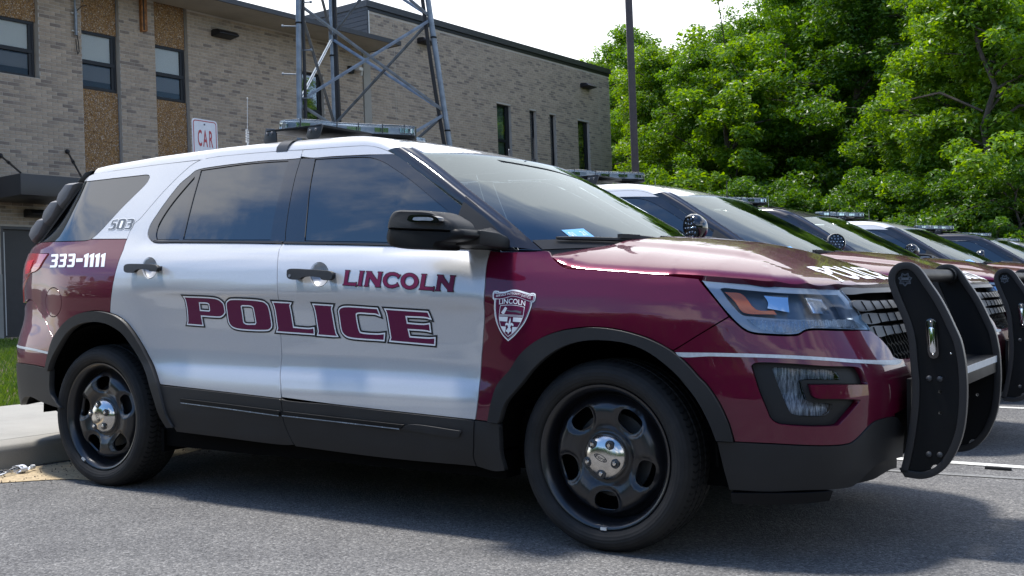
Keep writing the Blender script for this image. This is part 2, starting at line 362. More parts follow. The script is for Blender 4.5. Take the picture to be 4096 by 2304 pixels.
def panel(name,loop,m,parent,off=0.,depth=.014,holes=(),gap=.0022,grid=.03,surf=None,mirror=True,smooth=True,corner=48,step=.02,both=None,roundness=.55,flip=False):
    """a piece of skin cut from a surface, with turned-in edges; mirrored to the far side too"""
    surf=surf or body
    o=smooth_loop(loop,step,corner) if smooth else np.array(loop,float)
    o=inset_loop(o,gap); H=[]
    for h in holes:
        hh=smooth_loop(h,step,corner) if smooth else np.array(h,float)
        H.append(inset_loop(hh,-gap if gap<.003 else 0))
    P,T=tri_region(o,H,grid)
    X=surf(P[:,0],P[:,1],off); Nn=surf_normals(surf,P,off)
    # make normals face outwards: away from the deeper surface
    dirn=surf(P[:1,0],P[:1,1],off+.01)[0]-X[0]
    if np.dot(dirn,Nn[0])<0: Nn=-Nn
    fn=np.cross(X[T[:,1]]-X[T[:,0]],X[T[:,2]]-X[T[:,0]])
    if (fn*Nn[T[:,0]]).sum()<0: T=T[:,::-1]
    V=[X]; NV=[Nn]; F=[tuple(t) for t in T]; base=len(X)
    if depth:
        for k,lp in enumerate([o]+H):
            n=len(lp); Xt=surf(lp[:,0],lp[:,1],off); Xb=surf(lp[:,0],lp[:,1],off-depth); nn=surf_normals(surf,lp,off)
            if np.dot(surf(lp[:1,0],lp[:1,1],off+.01)[0]-Xt[0],nn[0])<0: nn=-nn
            tg=np.roll(Xt,-1,0)-np.roll(Xt,1,0); tg/=np.linalg.norm(tg,axis=1,keepdims=True)+1e-12
            wn=np.cross(tg,nn); ccw=polygon_area(lp)>0
            # outward wall direction, decided in 3D from the loop's own middle
            cen=Xt.mean(0); s=np.sign(((Xt-cen)*wn).sum()) or 1; wn*=s*(1 if k==0 else -1)
            top=nn*roundness+wn; top/=np.linalg.norm(top,axis=1,keepdims=True)+1e-12
            V+=[Xt,Xb]; NV+=[top,wn]
            for i in range(n):
                j=(i+1)%n; q=(base+i,base+j,base+n+j,base+n+i)
                f=np.cross(Xt[j]-Xt[i],Xb[i]-Xt[i]); F.append(q if np.dot(f,wn[i])>=0 else q[::-1])
            base+=2*n
    V=np.vstack(V); NV=np.vstack(NV); res=[]
    for side in ((1,-1) if mirror else (1,)):
        v=V*[1,side,1]; nv=NV*[1,side,1]; f=[x[::-1] for x in F] if side<0 else F
        pr=parent[0 if side>0 else 1] if isinstance(parent,(list,tuple)) else parent
        res.append(mesh_obj(name,v,f,m,pr,True,nv))
    return res if mirror else res[0]
def sheet(name,P,m,parent,flip=False,thick=0):
    P=np.asarray(P,float); n,k=P.shape[:2]; V=P.reshape(-1,3)
    F=[(i*k+j,i*k+j+1,(i+1)*k+j+1,(i+1)*k+j) for i in range(n-1) for j in range(k-1)]
    if flip: F=[f[::-1] for f in F]
    o=mesh_obj(name,V,F,m,parent,True)
    if thick:
        md=o.modifiers.new('thickness','SOLIDIFY'); md.thickness=thick; md.offset=-1
    return o
def circ(cx,cy,r,n=24,ry=None): return [(cx+r*math.cos(2*math.pi*i/n),cy+(ry or r)*math.sin(2*math.pi*i/n)) for i in range(n)]
_txt={}
def text_polys(s,bold=0.):
    """outline triangles of a word in Blender's built-in face: (verts2d, tris), 1 unit high"""
    if (s,bold) in _txt: return _txt[(s,bold)]
    cu=bpy.data.curves.new('lettering','FONT'); cu.body=s; cu.size=1.38; cu.offset=bold; cu.resolution_u=3
    ob=bpy.data.objects.new('lettering',cu); COL.objects.link(ob); bpy.context.view_layer.update()
    me=bpy.data.meshes.new_from_object(ob.evaluated_get(bpy.context.evaluated_depsgraph_get()))
    bm=bmesh.new(); bm.from_mesh(me); bmesh.ops.triangulate(bm,faces=bm.faces)
    V=np.array([v.co[:2] for v in bm.verts]); bm.verts.index_update(); T=[tuple(v.index for v in f.verts) for f in bm.faces]
    bm.free(); bpy.data.objects.remove(ob); bpy.data.curves.remove(cu); bpy.data.meshes.remove(me)
    if len(V): V=V-[V[:,0].min(),0]
    _txt[(s,bold)]=(V,T); return V,T
def tyre_mat():
    m=mat('tyre_rubber',(.017,.017,.018),.72,spec=.3); q=NB(m); tcn=q.n('ShaderNodeTexCoord'); sp=q.n('ShaderNodeSeparateXYZ'); q.l(tcn.outputs['Object'],sp.inputs[0])
    at=q.n('ShaderNodeMath',operation='ARCTAN2'); q.l(sp.outputs[2],at.inputs[0]); q.l(sp.outputs[0],at.inputs[1])
    x2=q.n('ShaderNodeVectorMath',operation='LENGTH'); cb=q.n('ShaderNodeCombineXYZ'); q.l(sp.outputs[0],cb.inputs[0]); q.l(sp.outputs[2],cb.inputs[1]); q.l(cb.outputs[0],x2.inputs[0])
    # sipes: zig-zag cuts across the tread
    yz=q.n('ShaderNodeMath',operation='MULTIPLY'); q.l(sp.outputs[1],yz.inputs[0]); yz.inputs[1].default_value=16
    pp=q.n('ShaderNodeMath',operation='PINGPONG'); q.l(yz.outputs[0],pp.inputs[0]); pp.inputs[1].default_value=.4
    an=q.n('ShaderNodeMath',operation='MULTIPLY_ADD'); q.l(at.outputs[0],an.inputs[0]); an.inputs[1].default_value=13.0; q.l(pp.outputs[0],an.inputs[2])
    fr=q.n('ShaderNodeMath',operation='FRACT'); q.l(an.outputs[0],fr.inputs[0])
    lt=q.n('ShaderNodeMath',operation='GREATER_THAN'); q.l(fr.outputs[0],lt.inputs[0]); lt.inputs[1].default_value=.28
    gt=q.n('ShaderNodeMath',operation='GREATER_THAN'); q.l(x2.outputs['Value'],gt.inputs[0]); gt.inputs[1].default_value=.352
    iv=q.n('ShaderNodeMath',operation='SUBTRACT'); iv.inputs[0].default_value=1; q.l(gt.outputs[0],iv.inputs[1])
    mx=q.n('ShaderNodeMath',operation='MAXIMUM'); q.l(lt.outputs[0],mx.inputs[0]); q.l(iv.outputs[0],mx.inputs[1])
    c=q.mix(mx.outputs[0],(.002,.002,.002),q.ramp(q.noise(tcn.outputs['Object'],14,5),[(.3,(.012,.012,.0125)),(.7,(.022,.021,.0205))])); q.l(c,q.b.inputs['Base Color'])
    # sidewall rings
    rg=q.n('ShaderNodeMath',operation='MULTIPLY'); q.l(x2.outputs['Value'],rg.inputs[0]); rg.inputs[1].default_value=520
    sn=q.n('ShaderNodeMath',operation='SINE'); q.l(rg.outputs[0],sn.inputs[0])
    ad=q.n('ShaderNodeMath',operation='MULTIPLY_ADD'); q.l(sn.outputs[0],ad.inputs[0]); ad.inputs[1].default_value=.08; q.l(mx.outputs[0],ad.inputs[2])
    q.bump(ad.outputs[0],.8,.006)
tyre_mat()
# ================= body surface of the patrol car =================
PLAN=np.array([(.965,0),(.955,.25),(.93,.48),(.885,.66),(.80,.79),(.68,.868),(.5,.922),(.25,.962),(0,.982),(-.5,.995),(-1.2,1.0),(-2.0,1.0),(-2.6,.995),(-3.0,.982),(-3.3,.957),(-3.5,.922),(-3.66,.865),(-3.82,.76),(-3.95,.6),(-4.03,.35),(-4.05,0)])
def _catmull(P,n):
    Q=np.vstack([[P[1][0],-P[1][1]],P,[P[-2][0],-P[-2][1]]]); out=[]
    for i in range(1,len(Q)-2):
        p0,p1,p2,p3=Q[i-1:i+3]
        d1=np.linalg.norm(p1-p0)**.5; d2=np.linalg.norm(p2-p1)**.5; d3=np.linalg.norm(p3-p2)**.5
        m1=((p1-p0)/d1-(p2-p0)/(d1+d2)+(p2-p1)/d2)*d2; m2=((p2-p1)/d2-(p3-p1)/(d2+d3)+(p3-p2)/d3)*d2
        t=np.linspace(0,1,n,endpoint=False)[:,None]
        out.append((2*p1-2*p2+m1+m2)*t**3+(-3*p1+3*p2-2*m1-m2)*t**2+m1*t+p1)
    out.append(P[-1:]); return np.vstack(out)
_D=_catmull(PLAN,40); _L=np.concatenate([[0],np.cumsum(np.linalg.norm(np.diff(_D,axis=0),axis=1))]); SMAX=_L[-1]
NS=1270
_s=np.linspace(0,SMAX,NS); _X=np.interp(_s,_L,_D[:,0]); _Y=np.interp(_s,_L,_D[:,1])
_k=np.hanning(41); _k/=_k.sum()
def _smooth(a,sgn):
    return np.convolve(np.concatenate([sgn*a[20:0:-1],a,sgn*a[-2:-22:-1]]),_k,'valid')
_X=_smooth(_X,1); _Y=_smooth(_Y,-1)
_TX=np.gradient(_X,_s); _TY=np.gradient(_Y,_s); _n=np.hypot(_TX,_TY); _TX/=_n; _TY/=_n
ZB=np.array([(-4.1,1.24),(-2.44,1.225),(-1.6,1.195),(-1.0,1.17),(-.5,1.135),(0,1.11),(.5,1.06),(1.,1.0)])
def zbelt(x): return np.interp(x,ZB[:,0],ZB[:,1])
PRO={
 'nose':[(.15,.085),(.25,.055),(.33,.032),(.42,.016),(.52,.005),(.62,.0),(.70,.005),(.78,.02),(.86,.045),(.95,.075),(1.05,.11),(1.2,.19),(1.35,.3)],
 'corner':[(.15,.075),(.25,.048),(.33,.026),(.42,.01),(.52,.0),(.62,.0),(.72,.006),(.85,.022),(.95,.04),(1.05,.065),(1.15,.10),(1.25,.15),(1.4,.25)],
 'fender':[(.15,.05),(.25,.03),(.35,.01),(.45,.0),(.6,.0),(.75,.004),(.86,.008),(.95,.012),(1.02,.022),(1.1,.045),(1.2,.09),(1.35,.2)],
 'door':[(.15,.09),(.25,.055),(.33,.02),(.42,.003),(.50,.002),(.55,.003),(.60,.015),(.645,.033),(.70,.038),(.80,.035),(.90,.026),(.945,.018),(.965,.007),(.985,.002),(1.02,.004),(1.09,.018),(1.13,.034),(1.165,.055),(1.2,.083),(1.3,.17)],
 'rwheel':[(.15,.06),(.25,.03),(.35,.01),(.45,.0),(.6,.002),(.75,.006),(.88,.006),(.96,.004),(1.0,.006),(1.06,.018),(1.12,.038),(1.165,.06),(1.2,.083),(1.3,.17)],
 'tail':[(.15,.12),(.25,.07),(.33,.035),(.42,.018),(.52,.011),(.62,.008),(.68,.01),(.74,.024),(.80,.044),(.85,.052),(.90,.052),(1.0,.048),(1.1,.055),(1.17,.08),(1.2,.09),(1.3,.16)],
}
ST=[(0,'nose'),(.62,'nose'),(.98,'corner'),(1.32,'fender'),(2.0,'fender'),(2.28,'door'),(3.85,'door'),(4.35,'rwheel'),(4.75,'rwheel'),(5.15,'tail'),(9,'tail')]
GW=np.array([(-4.1,.80),(-3.9,.835),(-3.6,.87),(-3.2,.905),(-2.6,.925),(-2.0,.93),(-1.0,.93),(-.4,.918),(.1,.90),(.5,.87)])
NZ=600; _zz=np.linspace(.1,1.9,NZ)
def _conv(a,n,axis):
    kk=np.hanning(n+2)[1:-1]; kk/=kk.sum(); h=n//2
    pw=[(0,0),(0,0)]; pw[axis]=(h,h); e=np.pad(a,pw,mode='reflect',reflect_type='odd')
    return np.apply_along_axis(lambda v:np.convolve(v,kk,'valid'),axis,e)
def _table():
    T=np.zeros((NS,NZ)); names=[n for _,n in ST]; ss=np.array([s for s,_ in ST])
    for i in range(NS):
        s=_s[i]; x=_X[i]; zb=zbelt(x)
        q=np.where(_zz<.5,_zz,.5+(_zz-.5)/(zb-.5)*.7)
        j=min(max(np.searchsorted(ss,s)-1,0),len(ss)-2); t=min(max((s-ss[j])/(ss[j+1]-ss[j]),0),1); t=t*t*(3-2*t)
        a=np.array(PRO[names[j]]); b=np.array(PRO[names[j+1]])
        T[i]=np.interp(q,a[:,0],a[:,1])*(1-t)+np.interp(q,b[:,0],b[:,1])*t
        top=q>q[-1] if False else _zz>1.3
        if s<1.5: T[i]+=np.clip(_zz-1.3,0,9)*.9
    A=T.copy()
    for i in range(NS):
        if _s[i]<1.5: continue
        x=_X[i]; zb=zbelt(x); w0=np.interp(x,GW[:,0],GW[:,1]); h=_zz-1.15
        w=w0-.30*h-.22*np.clip(h,0,9)**2+.02*np.clip(h-.4,0,9)
        g=(np.interp(x,_X[::-1],_Y[::-1])-w) if False else (_Y[i]-w)
        # plan normal is mostly sideways here; follow the greenhouse above the belt
        ny=max(abs(_TX[i]),.55); gi=g/ny
        k=np.searchsorted(_zz,zb); d=T[i,k]-gi[k]
        fade=np.exp(-np.clip(_zz-zb,0,9)/.15)
        up=gi+d*fade
        q=min(max((_s[i]-4.9)/.5,0),1); q=q*q*(3-2*q)
        up=up*(1-q)+(T[i,k]+np.clip(_zz-zb,0,9)*1.15)*q
        A[i]=np.where(_zz>zb,up,T[i])
    N=_conv(A,7,1); Wd=_conv(A,61,1)
    wgt=np.clip((-2.52-_X)/.12,0,1)*np.clip((_X+3.02)/.1,0,1); wgt=wgt*wgt*(3-2*wgt)
    bell=np.exp(-((_zz-1.235)/.09)**2)
    m=wgt[:,None]*bell[None,:]
    return _conv(N*(1-m)+Wd*m,25,0)
_T=_table()
def body(s,z,off=0.):
    s=np.abs(np.asarray(s,float)); z=np.asarray(z,float); s,z=np.broadcast_arrays(s,z)
    fs=np.clip(s/SMAX*(NS-1),0,NS-1.001); i=fs.astype(int); u=fs-i
    fz=np.clip((z-_zz[0])/(_zz[1]-_zz[0]),0,NZ-1.001); j=fz.astype(int); v=fz-j
    ins=(_T[i,j]*(1-u)+_T[i+1,j]*u)*(1-v)+(_T[i,j+1]*(1-u)+_T[i+1,j+1]*u)*v
    L=lambda a:a[i]*(1-u)+a[i+1]*u
    d=off-ins
    return np.stack([L(_X)+L(_TY)*d,-(L(_Y)-L(_TX)*d),z],-1)
import json
L={
 'rear_door':[[3.3218,1.6433],[3.3912,1.646],[3.5224,1.6497],[3.6774,1.652],[3.8913,1.652],[3.9717,1.6474],[4.0128,1.6406],[4.0499,1.6258],[4.0871,1.6],[4.1449,1.547],[4.1997,1.4877],[4.2529,1.4223],[4.3076,1.355],[4.338,1.3313],[4.3526,1.2984],[4.355,1.2668],[4.356,1.2478],[4.3546,1.2225],[4.3489,1.1975],[4.3487,1.1872],[4.3494,1.1342],[4.3522,1.07],[4.3615,0.9886],[4.3719,0.9421],[4.379,0.8849],[4.3163,0.8695],[4.2569,0.841],[4.201,0.7926],[4.1468,0.7304],[4.0993,0.6687],[4.049,0.6083],[4.0055,0.5429],[3.6172,0.527],[3.2198,0.5106],[3.2278,0.5748],[3.2302,0.5747],[3.2495,0.6423],[3.2477,0.6951],[3.2495,0.7542],[3.2505,0.8489],[3.2442,0.9257],[3.2357,0.9788],[3.2436,1.0434],[3.2536,1.0965],[3.27,1.1444],[3.2828,1.1809],[3.2782,1.198],[3.4919,1.207],[3.7461,1.2154],[3.998,1.2234],[4.1187,1.2269],[4.1542,1.2345],[4.1845,1.2502],[4.2049,1.2683],[4.2128,1.294],[4.2095,1.3253],[4.1928,1.362],[4.1632,1.418],[4.126,1.4797],[4.0932,1.5258],[4.0448,1.563],[4.017,1.5853],[3.9818,1.593],[3.8643,1.5998],[3.7061,1.6038],[3.5523,1.6055],[3.3908,1.6009],[3.3188,1.6011]],
 'rear_trim':[[3.2782,1.198],[3.4919,1.207],[3.7461,1.2154],[3.998,1.2234],[4.1187,1.2269],[4.1542,1.2345],[4.1845,1.2502],[4.2049,1.2683],[4.2128,1.294],[4.2095,1.3253],[4.1928,1.362],[4.1632,1.418],[4.126,1.4797],[4.0932,1.5258],[4.0448,1.563],[4.017,1.5853],[3.9818,1.593],[3.8643,1.5998],[3.7061,1.6038],[3.5523,1.6055],[3.3908,1.6009],[3.3188,1.6011],[3.3188,1.609],[3.3173,1.5769],[3.3161,1.5282],[3.3084,1.4501],[3.2985,1.3731],[3.2875,1.3006],[3.2786,1.2469],[3.2707,1.2148]],
 'rear_glass':[[3.9751,1.5853],[3.8594,1.5899],[3.7022,1.5957],[3.5479,1.5959],[3.3943,1.5921],[3.3926,1.5369],[3.3859,1.4507],[3.3796,1.3587],[3.3732,1.286],[3.3634,1.2197],[3.6492,1.2284],[3.9391,1.2395]],
 'rear_pane':[[4.0061,1.5533],[4.0895,1.4421],[4.1235,1.3846],[4.1448,1.3345],[4.1508,1.2957],[4.1416,1.2643],[4.1266,1.2445],[3.9697,1.2404],[3.9827,1.3473],[3.9942,1.4647],[4.0007,1.5323]],
 'belt_rear':[[4.1335,1.2447],[4.1169,1.2396],[4.0048,1.237],[3.752,1.2293],[3.4969,1.2205],[3.2802,1.2122],[3.2793,1.1984],[3.492,1.2073],[3.7463,1.2158],[3.9983,1.2238],[4.119,1.2273],[4.1513,1.2344]],
 'belt_front':[[3.2726,1.2116],[2.9851,1.1991],[2.6948,1.1857],[2.4133,1.1684],[2.1759,1.1542],[2.1744,1.1425],[2.411,1.1564],[2.6915,1.1727],[2.9814,1.1862],[3.2731,1.1972]],
 'front_door_frame':[[3.3218,1.6433],[3.1359,1.6406],[3.0197,1.638],[2.9449,1.6344],[2.9038,1.6289],[2.8553,1.6174],[2.8054,1.6001],[2.7547,1.5785],[2.7547,1.5785],[2.9104,1.5877],[2.9274,1.5885],[3.0013,1.5912],[3.1172,1.5951],[3.2443,1.5973],[3.3188,1.609]],
 'front_trim':[[3.3188,1.6011],[3.2443,1.5973],[3.1172,1.5951],[3.0013,1.5912],[2.9274,1.5885],[2.9104,1.5877],[2.7547,1.5785],[2.6514,1.5228],[2.5262,1.4464],[2.4077,1.3731],[2.2959,1.3047],[2.227,1.2639],[2.1957,1.243],[2.1878,1.2368],[2.182,1.215],[2.1719,1.1463],[2.1747,1.1445],[2.4117,1.1592],[2.6919,1.174],[2.9818,1.1871],[3.2782,1.198],[3.2707,1.2148],[3.2786,1.2469],[3.2875,1.3006],[3.2985,1.3731],[3.3084,1.4501],[3.3161,1.5282],[3.3173,1.5769]],
 'front_glass':[[3.2248,1.5889],[3.1135,1.5856],[2.9977,1.5818],[2.9232,1.5773],[2.8699,1.5672],[2.8012,1.5423],[2.7493,1.5167],[2.6727,1.4765],[2.5792,1.4211],[2.4943,1.3663],[2.4046,1.3094],[2.3984,1.3031],[2.3703,1.1693],[2.6954,1.189],[2.9859,1.2021],[3.1528,1.2093],[3.1774,1.3369],[3.2054,1.4642]],
 'front_door':[[3.2782,1.198],[3.2828,1.1809],[3.27,1.1444],[3.2536,1.0965],[3.2436,1.0434],[3.2357,0.9788],[3.2442,0.9257],[3.2505,0.8489],[3.2495,0.7542],[3.2477,0.6951],[3.2495,0.6423],[3.2302,0.5747],[3.2278,0.5748],[3.2159,0.5161],[2.9151,0.4997],[2.6222,0.4879],[2.1918,0.4726],[2.1812,0.5365],[2.1789,0.5829],[2.1804,0.6134],[2.178,0.6906],[2.1649,0.7956],[2.1526,0.9001],[2.1514,1.004],[2.1622,1.0773],[2.1665,1.1091],[2.1691,1.1422],[2.1746,1.1437],[2.4113,1.1576],[2.6918,1.1736],[2.9816,1.1866]],
 'rear_door_cladding':[[4.0017,0.5407],[3.6172,0.527],[3.2198,0.5106],[3.2093,0.4767],[3.205,0.4301],[3.1943,0.3831],[3.1758,0.3365],[3.1633,0.3066],[3.2238,0.3014],[3.6474,0.3125],[3.9107,0.3199],[3.9506,0.3919],[3.9751,0.4654]],
 'front_door_cladding':[[3.2059,0.5099],[2.9151,0.4997],[2.6222,0.4879],[2.1918,0.4726],[2.2021,0.378],[2.2118,0.3179],[2.2071,0.2838],[2.6547,0.2838],[3.1597,0.3002],[3.1758,0.3365],[3.1943,0.3831],[3.205,0.4301],[3.2093,0.4767],[3.2159,0.5161]],
 'strip_rear':[[3.8541,0.4871],[3.5176,0.4738],[3.2162,0.4607],[3.2169,0.4346],[3.5183,0.4497],[3.841,0.4628]],
 'strip_front':[[3.1977,0.4602],[2.8732,0.4488],[2.5272,0.4379],[2.5521,0.416],[2.8738,0.4269],[3.1983,0.4369]],
 'strip_end':[[2.5256,0.4367],[2.2481,0.4295],[2.2619,0.4018],[2.2774,0.3977],[2.5491,0.4149]],
 'fender':[[2.1691,1.1422],[2.1404,1.1357],[2.0439,1.133],[1.9654,1.1327],[1.9071,1.132],[1.887,1.1111],[1.8578,1.0874],[1.8183,1.0664],[1.7043,1.056],[1.5418,1.0432],[1.3862,1.029],[1.2817,1.0177],[1.2798,1.0138],[1.222,0.9489],[1.1664,0.883],[1.2594,0.8258],[1.3577,0.7656],[1.3666,0.7614],[1.447,0.8016],[1.5235,0.8248],[1.5966,0.8386],[1.6714,0.8437],[1.7368,0.8397],[1.8034,0.8291],[1.8769,0.8057],[1.9402,0.7694],[1.9867,0.7279],[2.0226,0.6785],[2.0833,0.6178],[2.1082,0.5502],[2.1272,0.4688],[2.1918,0.4726],[2.1812,0.5365],[2.1789,0.5829],[2.1804,0.6134],[2.178,0.6906],[2.1649,0.7956],[2.1526,0.9001],[2.1514,1.004],[2.1622,1.0773],[2.1665,1.1091]],
 'fender_cladding':[[2.1918,0.4726],[2.1272,0.4688],[2.0784,0.4643],[2.0781,0.4125],[2.0805,0.3495],[2.0699,0.2784],[2.1195,0.2711],[2.2071,0.2838],[2.2118,0.3179],[2.2021,0.378]],
 'arch_front':[[2.1272,0.4688],[2.1082,0.5502],[2.0833,0.6178],[2.0226,0.6785],[1.9867,0.7279],[1.9402,0.7694],[1.8769,0.8057],[1.8034,0.8291],[1.7368,0.8397],[1.6714,0.8437],[1.5966,0.8386],[1.5235,0.8248],[1.447,0.8016],[1.3666,0.7614],[1.3092,0.7138],[1.2662,0.6678],[1.2426,0.6455],[1.2006,0.5861],[1.1643,0.5082],[1.1471,0.4447],[1.2094,0.4458],[1.2341,0.5105],[1.2759,0.5886],[1.3189,0.6436],[1.3431,0.6708],[1.3969,0.7169],[1.4619,0.7585],[1.5335,0.7837],[1.6174,0.7936],[1.7034,0.7909],[1.7804,0.7723],[1.8477,0.7386],[1.9162,0.6842],[1.9713,0.6224],[2.0442,0.543],[2.0659,0.4855],[2.0765,0.4644]],
 'arch_rear':[[4.9184,0.5925],[4.889,0.666],[4.85,0.7446],[4.7846,0.8013],[4.7086,0.8476],[4.6267,0.8764],[4.5381,0.8918],[4.4621,0.8939],[4.379,0.8849],[4.3163,0.8695],[4.2569,0.841],[4.201,0.7926],[4.1468,0.7304],[4.0993,0.6687],[4.049,0.6083],[4.0055,0.5429],[3.9751,0.4654],[3.9506,0.3919],[3.9141,0.3396],[3.963,0.3367],[3.9962,0.3819],[4.0298,0.4628],[4.0679,0.5434],[4.0638,0.5407],[4.095,0.5957],[4.1533,0.6676],[4.2097,0.7294],[4.2749,0.786],[4.3529,0.8199],[4.4445,0.8364],[4.5392,0.8343],[4.6379,0.8153],[4.7204,0.772],[4.7939,0.704],[4.859,0.6302],[4.8886,0.574]],
 'fog_bezel':[[1.0861,0.7102],[1.0748,0.7191],[0.9588,0.7182],[0.8249,0.7076],[0.6742,0.6981],[0.6534,0.6904],[0.6373,0.6632],[0.6317,0.6384],[0.7728,0.6453],[0.8889,0.6475],[0.8853,0.6384],[0.8749,0.6058],[0.866,0.5987],[0.7768,0.5928],[0.678,0.5847],[0.7102,0.5586],[0.7599,0.5195],[0.7749,0.5068],[0.79,0.5033],[0.9625,0.5083],[0.997,0.5136],[1.019,0.528],[1.0358,0.5655],[1.0601,0.6255]],
 'fog_lens':[[1.0172,0.6987],[1.0084,0.7044],[0.9083,0.6997],[0.7716,0.6902],[0.7539,0.6795],[0.7469,0.6567],[0.9051,0.6599],[0.9129,0.6549],[0.9025,0.6212],[0.8919,0.5936],[0.8844,0.586],[0.8065,0.5776],[0.7874,0.573],[0.7945,0.5531],[0.8176,0.5363],[0.8288,0.5342],[0.9326,0.5386],[0.9499,0.5462],[0.962,0.5663],[0.9907,0.6338]],
 'front_bumper':[[1.1663,0.8817],[1.132,0.8503],[1.1103,0.834],[1.0832,0.8232],[1.0285,0.8177],[0.9442,0.8149],[0.9177,0.8173],[0.8888,0.83],[0.8615,0.8336],[0.7167,0.8288],[0.4502,0.8164],[0.4377,0.8074],[0.4067,0.7903],[0.3731,0.7602],[0.3608,0.7405],[0.3574,0.7212],[0.3205,0.7122],[0.1697,0.7034],[0,0.7034],[0,0.53],[0.2,0.53],[0.4089,0.5113],[0.402,0.5025],[0.5243,0.5055],[0.6029,0.4961],[0.6922,0.447],[0.7251,0.435],[1.0325,0.4423],[1.1471,0.4447],[1.1643,0.5082],[1.2006,0.5861],[1.2426,0.6455],[1.2662,0.6678],[1.3092,0.7138],[1.3666,0.7614],[1.3577,0.7656],[1.2594,0.8258]],
 'stripe_front':[[1.3553,0.7554],[1.2287,0.7557],[1.1352,0.7545],[1.0344,0.7517],[0.932,0.7472],[0.8195,0.7391],[0.6596,0.7257],[0.2831,0.7026],[0.3106,0.692],[0.6668,0.7139],[0.8215,0.7279],[0.9325,0.7355],[1.0345,0.7399],[1.1352,0.7418],[1.2286,0.7431],[1.3421,0.7415]],
 'headlight':[[1.2761,1.0138],[1.1149,0.9993],[0.9296,0.9852],[0.5129,0.974],[0.4982,0.9372],[0.4837,0.8769],[0.4519,0.8182],[0.7156,0.8307],[0.8613,0.8355],[0.8886,0.8319],[0.9176,0.8189],[0.9441,0.8165],[1.0285,0.8196],[1.0832,0.8251],[1.1103,0.8359],[1.132,0.8522],[1.1651,0.8849],[1.2221,0.9503]],
 'hl_inner':[[1.2033,0.979],[1.1967,0.983],[1.1138,0.9754],[0.9652,0.9631],[0.5569,0.9523],[0.5466,0.9294],[0.5471,0.863],[0.9408,0.8709],[1.0838,0.8812],[1.122,0.8869],[1.1665,0.9307]],
 'amber':[[1.1932,0.9706],[1.1327,0.9659],[1.1129,0.9521],[1.0732,0.9082],[1.0045,0.9037],[0.9903,0.8855],[1.028,0.8868],[1.1221,0.895],[1.1502,0.9306]],
 'refl1':[[1.0512,0.9584],[0.9365,0.956],[0.9415,0.9398],[0.9392,0.8924],[1.0336,0.908],[1.0306,0.9296]],
 'refl2':[[0.8522,0.9511],[0.7046,0.9482],[0.6847,0.8842],[0.8157,0.888],[0.8391,0.925]],
 'hl_lower':[[1.1109,0.876],[0.941,0.8682],[0.55,0.8603],[0.4833,0.8286],[0.8604,0.8403],[0.8945,0.8368],[0.9261,0.8251],[1.0284,0.8284],[1.0725,0.8434]],
 'valance':[[1.0325,0.4423],[0.7251,0.435],[0.6922,0.447],[0.6029,0.4961],[0.5243,0.5055],[0.402,0.5025],[0.3214,0.4669],[0.2906,0.4536],[0.281,0.402],[0.2548,0.3314],[0.4856,0.3412],[0.5392,0.3341],[0.6642,0.2752],[0.7248,0.2714],[0.7797,0.2725],[0.9119,0.2738],[1.0348,0.2675],[1.1718,0.27],[1.1912,0.3564],[1.2094,0.4449],[1.1471,0.4447]],
 'lip':[[1.0348,0.2665],[0.7796,0.272],[0.7904,0.2326],[0.9089,0.2249],[1.0356,0.22],[1.1647,0.2214],[1.1675,0.2629]],
 'valance_side':[[0.4851,0.3401],[0.2535,0.3297],[0.2029,0.2786],[0.2931,0.2836],[0.3784,0.2777],[0.4532,0.2705],[0.609,0.2729],[0.7173,0.2707],[0.6642,0.2752],[0.5387,0.3331]],
 'quarter_upper':[[3.9717,1.6474],[3.99,1.645],[4.38,1.64],[4.7,1.632],[4.87,1.626],[4.9226,1.6131],[4.968,1.5896],[4.8953,1.5859],[4.6041,1.5881],[4.4477,1.589],[4.3873,1.5891],[4.3666,1.5838],[4.3554,1.5731],[4.3551,1.5599],[4.3636,1.5407],[4.4297,1.4754],[4.4947,1.4132],[4.5577,1.3442],[4.5965,1.3033],[4.6252,1.2799],[4.6494,1.2661],[4.6467,1.2618],[4.357,1.2536],[4.355,1.2668],[4.3526,1.2984],[4.338,1.3313],[4.3076,1.355],[4.2529,1.4223],[4.1997,1.4877],[4.1449,1.547],[4.0871,1.6],[4.0499,1.6258],[4.0128,1.6406]],
 'quarter_glass':[[4.8953,1.5859],[4.6041,1.5881],[4.4477,1.589],[4.3873,1.5891],[4.3666,1.5838],[4.3554,1.5731],[4.3551,1.5599],[4.3636,1.5407],[4.4297,1.4754],[4.4947,1.4132],[4.5577,1.3442],[4.5965,1.3033],[4.6252,1.2799],[4.6494,1.2661],[4.6552,1.2621],[4.6927,1.2561],[4.7753,1.2561],[5.0445,1.2608],[5.2191,1.2635],[5.27,1.262],[5.36,1.262],[4.968,1.5896]],
 'tail_light':[[5.7,1.185],[5.5,1.178],[5.4511,1.202],[5.024,1.1971],[5.055,1.1613],[5.0833,1.124],[5.1381,1.1027],[5.2301,1.0913],[5.2681,1.0693],[5.42,1.0],[5.46,0.93],[5.7,0.92]],
